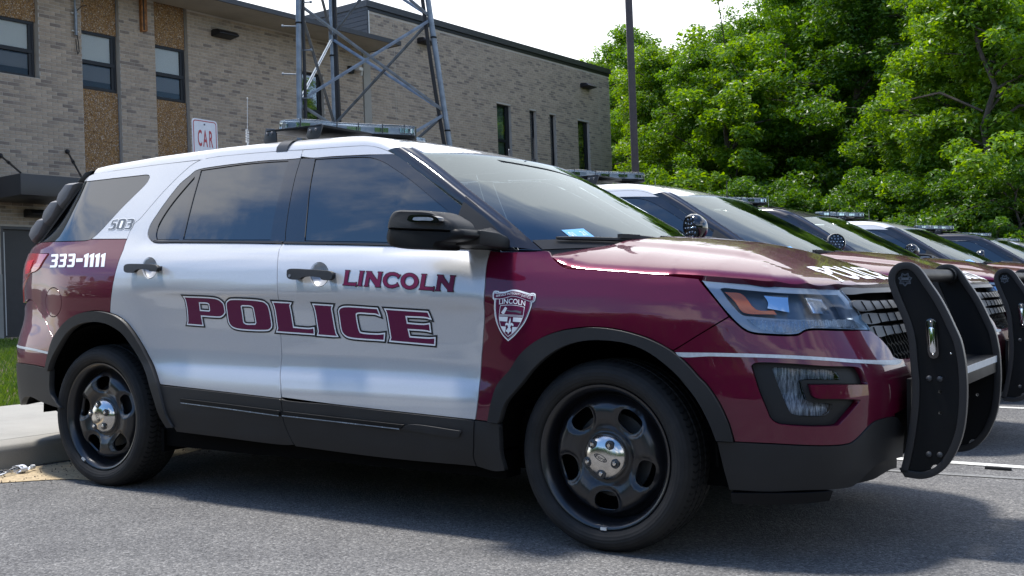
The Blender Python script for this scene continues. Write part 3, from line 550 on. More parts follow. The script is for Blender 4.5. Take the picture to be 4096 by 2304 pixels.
 'quarter_lower':[[4.357,1.2536],[4.6467,1.2618],[4.6552,1.2621],[4.6927,1.2561],[4.7753,1.2561],[5.0445,1.2608],[5.2191,1.2635],[5.36,1.262],[5.46,1.262],[5.46,1.19],[5.4511,1.202],[5.024,1.1971],[5.055,1.1613],[5.0833,1.124],[5.1381,1.1027],[5.2301,1.0913],[5.2681,1.0693],[5.42,1.0],[5.43,0.93],[5.2096,0.9472],[5.1053,0.8969],[4.9906,0.842],[4.9113,0.7818],[4.85,0.7446],[4.7846,0.8013],[4.7086,0.8476],[4.6267,0.8764],[4.5381,0.8918],[4.4621,0.8939],[4.379,0.8849],[4.3719,0.9421],[4.3615,0.9886],[4.3522,1.07],[4.3494,1.1342],[4.3487,1.1872],[4.3489,1.1975],[4.3546,1.2225],[4.356,1.2478]],
 'rear_bumper':[[6.3488,0.9],[5.46,0.9],[5.2096,0.9472],[5.1053,0.8969],[4.9906,0.842],[4.9113,0.7818],[4.85,0.7446],[4.889,0.666],[4.9184,0.5925],[5.0898,0.6018],[5.36,0.6],[5.5,0.585],[6.3488,0.58]],
 'rear_valance':[[6.3488,0.58],[5.5,0.585],[5.36,0.6],[5.0898,0.6018],[4.9308,0.5907],[4.8907,0.5886],[4.8943,0.4693],[4.8649,0.434],[4.8024,0.3846],[4.9768,0.4034],[5.1818,0.4259],[5.42,0.36],[6.3488,0.34]],
 'liftgate':[[5.46,0.9],[6.3488,0.9],[6.3488,1.26],[5.46,1.26],[5.46,1.19],[5.7,1.19],[5.7,0.92],[5.46,0.92]],
 'rear_window':[[5.3,1.27],[6.3488,1.27],[6.3488,1.6],[5.05,1.58]],
 'stripe_rear':[[5.44,0.7],[5.092,0.6907],[4.9048,0.6765],[4.9068,0.6642],[5.0901,0.6783],[5.44,0.687]],
 'fuel_door':[[4.7853,0.9373],[4.7893,0.9177],[4.7986,0.8993],[4.8125,0.8834],[4.8312,0.8711],[4.854,0.8632],[4.8798,0.8603],[4.9077,0.8625],[4.9355,0.8699],[4.96,0.8819],[4.9789,0.8978],[4.9902,0.9164],[4.9921,0.9366],[4.9853,0.9568],[4.9707,0.9755],[4.9506,0.9916],[4.9265,1.0038],[4.9,1.0114],[4.8733,1.0138],[4.8481,1.0111],[4.8256,1.0033],[4.807,0.9911],[4.7936,0.9753],[4.7867,0.957]],
 'a_pillar_low':[[2.1834,1.2345],[2.1502,1.2099],[2.1008,1.1734],[2.0417,1.1334],[2.1679,1.1402]],
 'handle_front':[[3.1556,1.0772],[3.1418,1.084],[3.0494,1.0813],[2.9429,1.0739],[2.9011,1.0675],[2.8892,1.0532],[2.8908,1.0363],[2.9058,1.0291],[2.9467,1.0312],[2.9593,1.0399],[3.0576,1.044],[3.075,1.0344],[3.1329,1.0362],[3.1504,1.0481]],
 'handle_rear':[[4.2457,1.1143],[4.2343,1.1239],[4.1435,1.1254],[4.033,1.12],[3.9965,1.113],[3.9846,1.1],[3.9924,1.0811],[4.0412,1.085],[4.0523,1.0903],[4.1416,1.093],[4.1579,1.0816],[4.2181,1.0812],[4.2368,1.0913]],
 'bowl_front':[[2.9485,1.0557],[2.9481,1.0425],[2.9513,1.0301],[2.9578,1.0196],[2.9673,1.0116],[2.9793,1.0066],[2.9927,1.0049],[3.0065,1.0068],[3.0198,1.012],[3.032,1.0204],[3.0423,1.0312],[3.0497,1.0437],[3.0538,1.0572],[3.0542,1.0706],[3.052,1.0831],[3.0472,1.0938],[3.0391,1.1019],[3.0282,1.1069],[3.0152,1.1084],[3.0009,1.1064],[2.9865,1.1009],[2.9728,1.0925],[2.9609,1.0816],[2.9525,1.069]],
 'bowl_rear':[[4.041,1.1023],[4.0393,1.0893],[4.0415,1.0774],[4.0476,1.0671],[4.0569,1.0593],[4.0687,1.0545],[4.0822,1.053],[4.0965,1.0548],[4.1107,1.06],[4.1237,1.0682],[4.1348,1.0787],[4.144,1.091],[4.1503,1.1042],[4.1533,1.1173],[4.1529,1.1295],[4.1486,1.1399],[4.1411,1.1478],[4.1306,1.1526],[4.1173,1.154],[4.102,1.152],[4.086,1.1466],[4.071,1.1383],[4.0579,1.1276],[4.0473,1.1153]],
}
HE=[[-0.2473,-0.8979,1.1322],[-0.2286,-0.9051,1.1111],[-0.1994,-0.9157,1.0874],[-0.1598,-0.9244,1.0664],[-0.047,-0.9225,1.057],[0.1133,-0.9129,1.0447],[0.2649,-0.8973,1.0314],[0.2781,-0.8914,1.0379],[0.3625,-0.8776,1.0312],[0.4423,-0.856,1.0224],[0.5184,-0.8269,1.0145],[0.6172,-0.7834,1.005],[0.7027,-0.6997,0.9984],[0.7498,-0.4749,0.9928],[0.7732,-0.2941,0.9893]]
WS=[[-0.9771,-0.7292,1.5813],[-0.8703,-0.7563,1.5181],[-0.7497,-0.786,1.4446],[-0.635,-0.8127,1.3719],[-0.5269,-0.8341,1.3042],[-0.4245,-0.8515,1.2349],[-0.3558,-0.8615,1.1833],[-0.2945,-0.8684,1.1376]]
AP=[[-1.1458,-0.751,1.6001],[-1.0951,-0.7612,1.5785],[-0.9918,-0.7865,1.5228],[-0.8667,-0.8177,1.4464],[-0.7485,-0.8447,1.3731],[-0.6369,-0.867,1.3047],[-0.5681,-0.8785,1.2639],[-0.5369,-0.8838,1.243],[-0.529,-0.8852,1.2368],[-0.5232,-0.891,1.215],[-0.5128,-0.9068,1.1463]]
POL=[[[[3.8426,0.9598],[3.6373,0.951],[3.6149,0.9443],[3.5951,0.9307],[3.5919,0.9208],[3.5897,0.8912],[3.5978,0.8813],[3.6162,0.8726],[3.6303,0.8713],[3.7487,0.8756],[3.7437,0.8405],[3.7419,0.831],[3.8403,0.835],[3.8351,0.8485],[3.8379,0.9484]],[[[3.7521,0.937],[3.6913,0.9337],[3.6835,0.9282],[3.683,0.8983],[3.6896,0.8928],[3.7525,0.8956]]]],[[[3.57,0.9258],[3.5646,0.9356],[3.5471,0.9442],[3.524,0.9466],[3.3573,0.9398],[3.3321,0.9343],[3.3147,0.9223],[3.3107,0.9091],[3.3011,0.8373],[3.3039,0.8253],[3.318,0.8155],[3.3413,0.8124],[3.5184,0.818],[3.5483,0.8275],[3.5637,0.8446],[3.567,0.8618]],[[[3.4816,0.9185],[3.4727,0.9239],[3.4143,0.921],[3.4009,0.9126],[3.3916,0.8437],[3.3986,0.8344],[3.4622,0.8357],[3.4748,0.8441]]]],[[[3.2749,0.9343],[3.1745,0.9307],[3.1823,0.9224],[3.1811,0.9118],[3.1707,0.8232],[3.0787,0.8184],[3.0522,0.8211],[3.0527,0.7989],[3.2668,0.8071],[3.2596,0.821],[3.2612,0.8305],[3.2698,0.9188]],[]],[[[3.0379,0.924],[2.9367,0.9195],[2.942,0.9098],[2.9419,0.8983],[2.93,0.8085],[2.9264,0.7982],[2.921,0.7914],[3.0267,0.7961],[3.0218,0.8097],[3.023,0.819],[3.0339,0.9119]],[]],[[[2.8987,0.8961],[2.8927,0.9053],[2.8781,0.9122],[2.857,0.9146],[2.69,0.907],[2.6823,0.8835],[2.7015,0.889],[2.7299,0.8905],[2.7961,0.8924],[2.8069,0.8885],[2.809,0.8783],[2.7991,0.8171],[2.7928,0.8058],[2.7786,0.8026],[2.6956,0.7993],[2.6641,0.802],[2.668,0.7784],[2.8412,0.7864],[2.8674,0.7922],[2.8841,0.8046],[2.8904,0.816]],[]],[[[2.6437,0.9042],[2.4307,0.8935],[2.4218,0.8714],[2.44,0.8756],[2.5456,0.8798],[2.5404,0.8468],[2.4537,0.8428],[2.428,0.8456],[2.4261,0.8191],[2.4473,0.8226],[2.5388,0.8265],[2.532,0.7906],[2.4288,0.7868],[2.406,0.7883],[2.4086,0.765],[2.6307,0.7764],[2.6253,0.7881],[2.6266,0.797],[2.6395,0.8949]],[]]]
LIN=[[[[2.8599,1.0743],[2.8291,1.073],[2.8285,1.0668],[2.8329,1.0663],[2.8355,1.0221],[2.7939,1.0204],[2.7917,1.0226],[2.7845,1.0221],[2.7866,1.0073],[2.7851,1.0011],[2.7938,1.0012],[2.7949,1.0039],[2.8632,1.0071],[2.863,1.0145],[2.8584,1.0157],[2.857,1.0677]],[]],[[[2.7812,1.0702],[2.7497,1.0687],[2.7496,1.0619],[2.7542,1.0616],[2.7575,1.0094],[2.7542,1.0086],[2.7539,1.0019],[2.7849,1.0036],[2.7845,1.0103],[2.7807,1.0109],[2.7778,1.0628]],[]],[[[2.7444,1.0684],[2.7108,1.0667],[2.7102,1.0614],[2.679,1.0305],[2.678,1.0572],[2.6816,1.0589],[2.6812,1.065],[2.652,1.0633],[2.6519,1.0575],[2.6563,1.0565],[2.659,1.0041],[2.6558,1.0031],[2.6563,0.9965],[2.6871,0.9979],[2.6866,1.0044],[2.7197,1.0361],[2.7217,1.0077],[2.7187,1.0067],[2.7189,0.9998],[2.748,1.001],[2.7476,1.0079],[2.7439,1.0089],[2.7403,1.0608],[2.7436,1.0619]],[]],[[[2.5561,1.0481],[2.571,1.0313],[2.5778,1.0354],[2.577,1.0384],[2.5889,1.0431],[2.6017,1.0453],[2.6152,1.0435],[2.6243,1.0369],[2.627,1.0269],[2.6225,1.0168],[2.6127,1.0101],[2.5988,1.0088],[2.5853,1.0105],[2.5767,1.0144],[2.5789,1.0174],[2.5718,1.0199],[2.5586,1.0013],[2.5661,0.9983],[2.5688,1.0],[2.5795,0.9955],[2.5992,0.9924],[2.6221,0.9958],[2.6398,1.006],[2.6506,1.0222],[2.6498,1.0393],[2.6382,1.0542],[2.6194,1.0614],[2.597,1.0617],[2.5787,1.0574],[2.5651,1.0502],[2.5616,1.0515]],[]],[[[2.4644,1.0216],[2.4642,1.0153],[2.4656,1.0092],[2.4684,1.0036],[2.4726,0.9985],[2.478,0.9942],[2.4846,0.9908],[2.4921,0.9884],[2.5002,0.9871],[2.5086,0.9868],[2.5171,0.9877],[2.5253,0.9898],[2.533,0.9928],[2.5401,0.9968],[2.5464,1.0016],[2.5516,1.0071],[2.5554,1.0131],[2.5579,1.0194],[2.5588,1.0258],[2.5582,1.032],[2.5561,1.0379],[2.5525,1.0434],[2.5476,1.0481],[2.5416,1.052],[2.5346,1.0549],[2.527,1.0567],[2.5188,1.0575],[2.5103,1.0571],[2.5018,1.0555],[2.4936,1.0529],[2.4859,1.0493],[2.4792,1.0449],[2.4735,1.0397],[2.4691,1.0339],[2.466,1.0278]],[[[2.4897,1.0218],[2.4896,1.0186],[2.4902,1.0154],[2.4915,1.0125],[2.4935,1.0099],[2.4961,1.0077],[2.4992,1.0059],[2.5027,1.0047],[2.5065,1.004],[2.5105,1.0038],[2.5146,1.0043],[2.5186,1.0054],[2.5224,1.0069],[2.5259,1.009],[2.5289,1.0115],[2.5314,1.0143],[2.5333,1.0174],[2.5345,1.0207],[2.5349,1.024],[2.5347,1.0272],[2.5337,1.0302],[2.532,1.033],[2.5297,1.0355],[2.5268,1.0375],[2.5235,1.039],[2.5198,1.04],[2.5158,1.0404],[2.5118,1.0402],[2.5077,1.0394],[2.5038,1.038],[2.5002,1.0362],[2.4969,1.0339],[2.4942,1.0312],[2.492,1.0282],[2.4905,1.0251]]]],[[[2.4567,1.0526],[2.427,1.0512],[2.4265,1.0449],[2.4305,1.0444],[2.433,1.001],[2.3925,0.9987],[2.3904,1.0008],[2.3813,1.0002],[2.3831,0.9842],[2.3822,0.9779],[2.3922,0.9784],[2.3928,0.9813],[2.4622,0.9857],[2.4617,0.9926],[2.4578,0.9937],[2.4543,1.0457],[2.4573,1.0467]],[]],[[[2.3789,1.0486],[2.3446,1.0465],[2.3443,1.0393],[2.3152,1.0099],[2.3132,1.038],[2.3156,1.039],[2.3156,1.045],[2.2852,1.043],[2.2852,1.037],[2.2893,1.0365],[2.2919,0.9836],[2.289,0.9828],[2.2893,0.9753],[2.3211,0.9768],[2.3209,0.9847],[2.3541,1.0151],[2.3559,0.9869],[2.352,0.9859],[2.3528,0.9789],[2.3809,0.9803],[2.38,0.9871],[2.3768,0.988],[2.3746,1.0403],[2.3784,1.0417]],[]]]
NUM=[[[[4.9828,1.191],[4.9108,1.1913],[4.8989,1.1874],[4.8858,1.1705],[4.8825,1.1611],[4.8856,1.1576],[4.8777,1.1517],[4.8675,1.1314],[4.8738,1.1208],[4.8824,1.1195],[4.9504,1.1201],[4.955,1.1317],[4.9044,1.1314],[4.9019,1.135],[4.9071,1.1487],[4.9473,1.15],[4.9545,1.1613],[4.9148,1.1626],[4.9172,1.1698],[4.923,1.1779],[4.9774,1.1785]],[]],[[[4.8829,1.1899],[4.8194,1.1904],[4.8088,1.1866],[4.7968,1.1698],[4.7936,1.1605],[4.7962,1.157],[4.7893,1.1512],[4.7805,1.1311],[4.7856,1.1206],[4.7928,1.1193],[4.8508,1.1197],[4.8558,1.1312],[4.8123,1.131],[4.8101,1.1346],[4.8144,1.1481],[4.849,1.1493],[4.8558,1.1605],[4.8215,1.1619],[4.8239,1.1691],[4.8294,1.1771],[4.8771,1.1775]],[]],[[[4.7925,1.1883],[4.7366,1.189],[4.7271,1.1853],[4.7162,1.1687],[4.7133,1.1594],[4.7157,1.156],[4.7094,1.1502],[4.7015,1.1303],[4.7062,1.1199],[4.7128,1.1186],[4.7637,1.1188],[4.7683,1.1302],[4.7303,1.1302],[4.7283,1.1337],[4.7321,1.1471],[4.7622,1.1482],[4.7682,1.1592],[4.7383,1.1607],[4.7405,1.1678],[4.7454,1.1758],[4.7871,1.176]],[]],[[[4.7039,1.1621],[4.6488,1.1622],[4.6396,1.1441],[4.6957,1.1438]],[]],[[[4.6482,1.1784],[4.6196,1.1883],[4.6145,1.1874],[4.586,1.1205],[4.5854,1.1166],[4.6164,1.1169],[4.6148,1.121],[4.6323,1.1668],[4.6424,1.1663]],[]],[[[4.6009,1.1776],[4.5727,1.1874],[4.5676,1.1866],[4.5396,1.12],[4.539,1.1161],[4.5694,1.1164],[4.5679,1.1205],[4.5852,1.1661],[4.5951,1.1656]],[]],[[[4.5537,1.1769],[4.5257,1.1866],[4.5207,1.1858],[4.4936,1.1195],[4.493,1.1156],[4.5229,1.1159],[4.5214,1.12],[4.5382,1.1653],[4.5479,1.1649]],[]],[[[4.5068,1.1761],[4.4794,1.1858],[4.4744,1.185],[4.4481,1.119],[4.4475,1.1152],[4.4769,1.1154],[4.4754,1.1195],[4.4917,1.1646],[4.5013,1.1642]],[]]]
UNIT=[[[[4.5213,1.3567],[4.4957,1.3597],[4.48,1.3597],[4.4787,1.3525],[4.5045,1.3532],[4.5127,1.3517],[4.5134,1.3409],[4.4953,1.3409],[4.4865,1.3391],[4.4817,1.3346],[4.4793,1.3202],[4.4817,1.3124],[4.4903,1.3077],[4.5351,1.3079],[4.5341,1.3151],[4.5055,1.3147],[4.5006,1.3181],[4.5011,1.3311],[4.5158,1.3331],[4.5292,1.3325]],[]],[[[4.4589,1.3601],[4.4206,1.359],[4.4132,1.3555],[4.4107,1.349],[4.4099,1.3147],[4.4132,1.3085],[4.4226,1.3056],[4.4608,1.3068],[4.469,1.3105],[4.4709,1.317],[4.4708,1.3493],[4.468,1.3563]],[[[4.4498,1.3516],[4.4364,1.3515],[4.4312,1.3491],[4.4312,1.3155],[4.4353,1.3128],[4.4466,1.3133],[4.4512,1.3156],[4.4518,1.3492]]]],[[[4.4016,1.3586],[4.3575,1.3576],[4.3492,1.3543],[4.3471,1.3492],[4.347,1.3357],[4.3529,1.3324],[4.3495,1.328],[4.3486,1.3139],[4.353,1.3055],[4.3609,1.3041],[4.4016,1.3052],[4.4001,1.3126],[4.3714,1.3119],[4.3678,1.3153],[4.3689,1.3267],[4.3911,1.3286],[4.3907,1.3361],[4.371,1.336],[4.367,1.3387],[4.3679,1.3487],[4.4018,1.3508]],[]]]
GFU=[[2.1719,1.1463],[2.182,1.215],[2.1878,1.2368],[2.1957,1.243],[2.227,1.2639],[2.2959,1.3047],[2.4077,1.3731],[2.5262,1.4464],[2.6514,1.5228],[2.7547,1.5785],[2.8054,1.6001],[2.8553,1.6174],[2.9038,1.6289],[2.9449,1.6344],[3.0197,1.638],[3.1359,1.6406],[3.3215,1.644]]
RAILREAR=[[3.99,1.645],[4.38,1.64],[4.7,1.632],[4.87,1.626]]
GREAR=[[3.3218,1.6433],[3.3912,1.646],[3.5224,1.6497],[3.6774,1.652],[3.8913,1.652],[3.9717,1.6474]]
CRE={
 'shield':[[2.1126,0.9712],[2.1098,0.9779],[2.1045,0.9804],[2.0872,0.9789],[2.0861,0.9761],[2.0628,0.9764],[2.0412,0.982],[2.0226,0.984],[2.0033,0.9822],[1.9754,0.9754],[1.9475,0.9681],[1.9459,0.9703],[1.9327,0.9705],[1.9235,0.966],[1.9224,0.9561],[1.925,0.9414],[1.9293,0.9356],[1.9367,0.934],[1.9393,0.9183],[1.9491,0.8887],[1.9676,0.8539],[1.9902,0.8272],[2.0134,0.8037],[2.0402,0.7846],[2.0659,0.8061],[2.0867,0.836],[2.0999,0.8661],[2.1051,0.898],[2.1039,0.9418],[2.1113,0.9494]],
 'field':[[2.0948,0.9468],[2.0732,0.9492],[2.0454,0.9558],[2.0189,0.9582],[1.9957,0.9548],[1.9682,0.9464],[1.9448,0.9397],[1.9459,0.9183],[1.9549,0.892],[1.9734,0.8572],[1.9961,0.8305],[2.0174,0.8103],[2.0398,0.7933],[2.0618,0.8112],[2.0805,0.8377],[2.0916,0.8678],[2.0964,0.8981],[2.096,0.9283]],
 'ribbon':[[2.104,0.9703],[2.088,0.9689],[2.0582,0.9709],[2.0328,0.9774],[2.0177,0.9776],[1.9942,0.9738],[1.9661,0.9654],[1.9464,0.9592],[1.9295,0.9611],[1.9322,0.943],[1.9449,0.9406],[1.9643,0.9456],[1.9918,0.9547],[2.0152,0.9595],[2.0305,0.9599],[2.0546,0.9533],[2.0827,0.9493],[2.1036,0.9519],[2.1051,0.9603]],
 'panel_line':[[2.0757,0.9233],[2.0451,0.9258],[2.0125,0.9249],[1.9873,0.9216],[1.9658,0.917],[1.97,0.8836],[2.0821,0.8872]],
 'panel_fill':[[2.0734,0.9211],[2.045,0.9236],[2.0123,0.9229],[1.9871,0.9196],[1.9687,0.9153],[1.9724,0.8856],[2.0792,0.8889]],
 'axe':[[2.0524,0.9186],[2.0433,0.9124],[2.057,0.8899],[2.0639,0.8895],[2.0709,0.8956]],
 'haft':[[2.0442,0.9066],[2.0265,0.9033],[2.0033,0.9042],[1.979,0.9001],[1.9817,0.891],[2.003,0.8967],[2.0264,0.8983],[2.0471,0.9024]],
 'lowline':[[2.0825,0.8847],[1.9704,0.8817],[1.9811,0.8588],[2.0,0.8304],[2.0194,0.8136],[2.0393,0.8016],[2.0598,0.8196],[2.0742,0.8412],[2.0814,0.8646]],
 'lowfill':[[2.0801,0.8827],[1.9734,0.8798],[1.984,0.8587],[2.0024,0.8317],[2.0214,0.8155],[2.0391,0.8046],[2.0577,0.8205],[2.0718,0.842],[2.0789,0.8646]],
 'bars':[[[2.0802,0.8802],[2.04,0.8788],[2.0429,0.8607],[2.0783,0.8629]],[[2.0154,0.8776],[1.9737,0.8762],[1.9811,0.8588],[2.0171,0.861]],[[2.0732,0.8425],[2.0487,0.8415],[2.0526,0.8172],[2.0639,0.8279]],[[2.0187,0.8402],[1.9953,0.8396],[2.0097,0.8237],[2.0224,0.8144]]],
 'lily':[[2.0281,0.8775],[2.026,0.8667],[2.0274,0.8534],[2.0219,0.8568],[2.014,0.8518],[2.0129,0.8436],[2.0168,0.8435],[2.0208,0.8468],[2.0257,0.8451],[2.0286,0.8351],[2.0236,0.8343],[2.0275,0.8293],[2.0231,0.8301],[2.0234,0.8235],[2.0304,0.8209],[2.0334,0.8184],[2.0373,0.8116],[2.0404,0.8199],[2.0475,0.8223],[2.0486,0.8306],[2.0445,0.8282],[2.0415,0.8324],[2.0432,0.8349],[2.038,0.8349],[2.0387,0.8449],[2.0427,0.8474],[2.0477,0.8465],[2.0518,0.8448],[2.0508,0.8523],[2.0448,0.8574],[2.0358,0.8533],[2.0343,0.8616]],
 'text_axis':[[2.0984,0.9585],[1.938,0.9496],[2.0798,0.9317],[1.9626,0.9249]],
 'rib_base':[[2.0973,0.956],[2.0739,0.9581],[2.0479,0.9633],[2.0197,0.9662],[1.9925,0.9622],[1.965,0.9538],[1.9387,0.9471]],
 'lin_base':[[2.0806,0.9275],[2.0492,0.9299],[2.0205,0.9302],[1.9896,0.9266],[1.9623,0.9208]],
}
PLATE= [[0.9119, 1.011], [0.9145, 1.0302], [0.9272, 1.0524], [0.949, 1.0679], [0.9737, 1.0719], [0.9951, 1.0686], [1.0163, 1.0556], [1.0343, 1.0348], [1.0581, 0.9967], [1.0906, 0.9462], [1.1198, 0.89], [1.14, 0.8434], [1.163, 0.7878], [1.1755, 0.7261], [1.1796, 0.6915], [1.1826, 0.605], [1.1781, 0.5212], [1.1688, 0.4587], [1.1537, 0.4081], [1.1298, 0.3566], [1.0998, 0.3169], [1.0697, 0.2925], [1.0275, 0.278], [0.9909, 0.2782], [0.9495, 0.2834], [0.9506, 0.3052], [0.9609, 0.3506], [0.9738, 0.4151], [0.9836, 0.4793], [0.9909, 0.5432], [0.9941, 0.6226], [0.9887, 0.696], [0.9818, 0.7847], [0.9685, 0.8417], [0.9414, 0.9117], [0.9232, 0.9597], [0.9136, 0.9918]]
MIRUP= [[-0.8195, 1.2287], [-0.8168, 1.2458], [-0.8068, 1.2721], [-0.7897, 1.2923], [-0.7681, 1.2989], [-0.7041, 1.2961], [-0.6296, 1.2909], [-0.5747, 1.2811], [-0.5386, 1.2629], [-0.5073, 1.2451], [-0.4919, 1.228], [-0.4873, 1.2059], [-0.5664, 1.2123], [-0.7051, 1.2208]]
MIRLOW= [[-0.8204, 1.2306], [-0.7051, 1.2208], [-0.5664, 1.2123], [-0.4873, 1.2059], [-0.4809, 1.2166], [-0.4633, 1.2069], [-0.4581, 1.1921], [-0.468, 1.1796], [-0.5218, 1.1702], [-0.567, 1.166], [-0.5786, 1.1515], [-0.5802, 1.1379], [-0.6593, 1.1417], [-0.7534, 1.1487], [-0.8011, 1.1576], [-0.8251, 1.1735], [-0.8306, 1.1928]]
MIRLED= [[-0.6952, 1.2562], [-0.6856, 1.2727], [-0.6576, 1.2753], [-0.5657, 1.2678], [-0.5387, 1.2574], [-0.532, 1.2461], [-0.5412, 1.2391], [-0.6118, 1.2436], [-0.6813, 1.2482]]
# ================= patrol car =================
HEa=np.array(HE); WSa=np.array(WS)
def resample(P,n):
    P=np.asarray(P,float); l=np.concatenate([[0],np.cumsum(np.linalg.norm(np.diff(P,axis=0),axis=1))]); t=np.linspace(0,l[-1],n)
    return np.stack([np.interp(t,l,P[:,k]) for k in range(P.shape[1])],1)
def dist_poly(Q,P):
    """distance from points Q (2D) to polyline P, with height interpolated from column 2"""
    best=np.full(len(Q),9.); zb=np.zeros(len(Q))
    for a,b in zip(P[:-1],P[1:]):
        d=b[:2]-a[:2]; t=np.clip(((Q-a[:2])@d)/(d@d),0,1); c=a[:2]+t[:,None]*d; r=np.linalg.norm(Q-c,axis=1); m=r<best; best[m]=r[m]; zb[m]=(a[2]+t*(b[2]-a[2]))[m]
    return best,zb
_he=np.vstack([HEa,[[.783,0,.988]]]); _he2=resample(_he,160)
kk=np.hanning(31); kk/=kk.sum(); _zs=np.convolve(np.pad(_he2[:,2],15,mode='reflect',reflect_type='odd'),kk,'valid'); _he2[:,2]=_zs
_hin=np.vstack([_he2[:,:2],[[_he2[-1,0],.5],[-3,.5],[-3,_he2[0,1]]]])
_hpoly=np.vstack([_he2[:,:2],[[.9,.0],[.9,.4],[-2,.4],[-2,-.898]]])
_hpoly[-5:-4]=_hpoly[-5:-4]
def hood_z(x,y,off=0.):
    x=np.asarray(x,float); y=np.asarray(y,float); Q=np.stack([x.ravel(),-abs(y).ravel()],1)
    D,ze=dist_poly(Q,_he2); Qi=Q.copy(); D=np.where(in_poly(Qi,_hin),D,-D); D=D.reshape(x.shape); ze=ze.reshape(x.shape); ay=abs(y)
    zc=np.interp(x,[-.5,-.25,-.1,.1,.26,.4,.53,.66,.74,.8],[1.225,1.214,1.204,1.186,1.166,1.148,1.124,1.092,1.064,1.03])
    st=np.clip((.60-ay)/.10,0,1); st=st*st*(3-2*st)
    T=zc-.062*(ay/.75)**2.2+.010*st-.010+.012*np.clip(1-ay/.6,0,1)
    E=ze+.013*(1-np.exp(-np.clip(D,-.02,9)/.020))+.37*D
    k=.016; h=np.clip(.5+.5*(T-E)/k,0,1); z=T*(1-h)+E*h-k*h*(1-h)
    return np.stack([x,y,z+off],-1)
RXD=[-3.45,-3.3,-3.1,-2.7,-2.35,-1.66,-1.35,-1.142,-1.02,-.97]
def ditch(x):
    return np.stack([x,-np.interp(x,RXD,[.585,.61,.635,.648,.650,.648,.662,.693,.722,.731]),np.interp(x,RXD,[1.62,1.642,1.668,1.690,1.700,1.701,1.689,1.655,1.600,1.578])],-1)
def roof_z(x,y,off=0.):
    x=np.asarray(x,float); y=np.asarray(y,float); d=ditch(x); w=-d[...,1]; ze=d[...,2]-.004
    zr=np.interp(x,[-3.5,-3.38,-3.2,-2.8,-2.2,-1.7,-1.45,-1.3,-1.1,-1.0,-.88,-.8],[1.655,1.672,1.698,1.724,1.738,1.731,1.718,1.704,1.660,1.634,1.604,1.585])
    t=np.clip(1-(y/w)**2,0,1); z=ze+(zr-ze)*t**.9
    return np.stack([x,y,z+off],-1)
CP=dict(white='silver_white_paint',maroon='maroon_paint')
def decal(name,items,parent,base=.0022,surf=None,grid=.011,mats=None,smooth_step=.03,corner=35):
    """flat print cut to shape and laid on the panel: items are (loop, holes, material, layer)"""
    surf=surf or body; V=[];F=[];MI=[];NV=[];names=[]; b=0
    for lp,hl,m,lay in items:
        if m not in names: names.append(m)
        o=np.array(lp,float); H=[np.array(h,float) for h in hl]
        try: P,T=tri_region(o,H,grid)
        except Exception: continue
        off=base+.0007*lay; X=surf(P[:,0],P[:,1],off); n=surf_normals(surf,P,off)
        if np.dot(surf(P[:1,0],P[:1,1],off+.01)[0]-X[0],n[0])<0: n=-n
        fn=np.cross(X[T[:,1]]-X[T[:,0]],X[T[:,2]]-X[T[:,0]])
        if (fn*n[T[:,0]]).sum()<0: T=T[:,::-1]
        V.append(X); NV.append(n); F+=[tuple(t+b) for t in T]; MI+=[names.index(m)]*len(T); b+=len(X)
    me=bpy.data.meshes.new(name); me.from_pydata([tuple(v) for v in np.vstack(V)],[],[tuple(int(i) for i in f) for f in F]); me.update()
    me.polygons.foreach_set('use_smooth',[True]*len(me.polygons)); me.polygons.foreach_set('material_index',MI)
    me.normals_split_custom_set_from_vertices([tuple(v) for v in np.vstack(NV)])
    return new_obj(name,me,parent,names)
def text_decal(name,words,m,parent,surf=None,base=.0012):
    """words: (string, height, f) with f mapping unit text coordinates (u along, v up; both in letter heights) to surface parameters"""
    surf=surf or body; V=[];F=[];b=0
    for s,bold,f in words:
        v,T=text_polys(s,bold)
        if not len(v): continue
        p=f(v); X=surf(p[:,0],p[:,1],base); n=np.cross(X[T[0][1]]-X[T[0][0]],X[T[0][2]]-X[T[0][0]])
        V.append(X); F+=[tuple(i+b for i in t) for t in T]; b+=len(X)
    return mesh_obj(name,np.vstack(V),F,m,parent)
def along(poly,height,width,total):
    """text laid along a polyline in surface parameters; poly runs in reading order"""
    P=resample(np.array(poly),60); l=np.linspace(0,1,60)
    def f(v):
        t=np.clip(v[:,0]/total,0,1)*width+(1-width)/2
        q=np.stack([np.interp(t,l,P[:,k]) for k in (0,1)],1); d=P[-1]-P[0]
        q[:,1]+=v[:,1]*height; return q
    return f
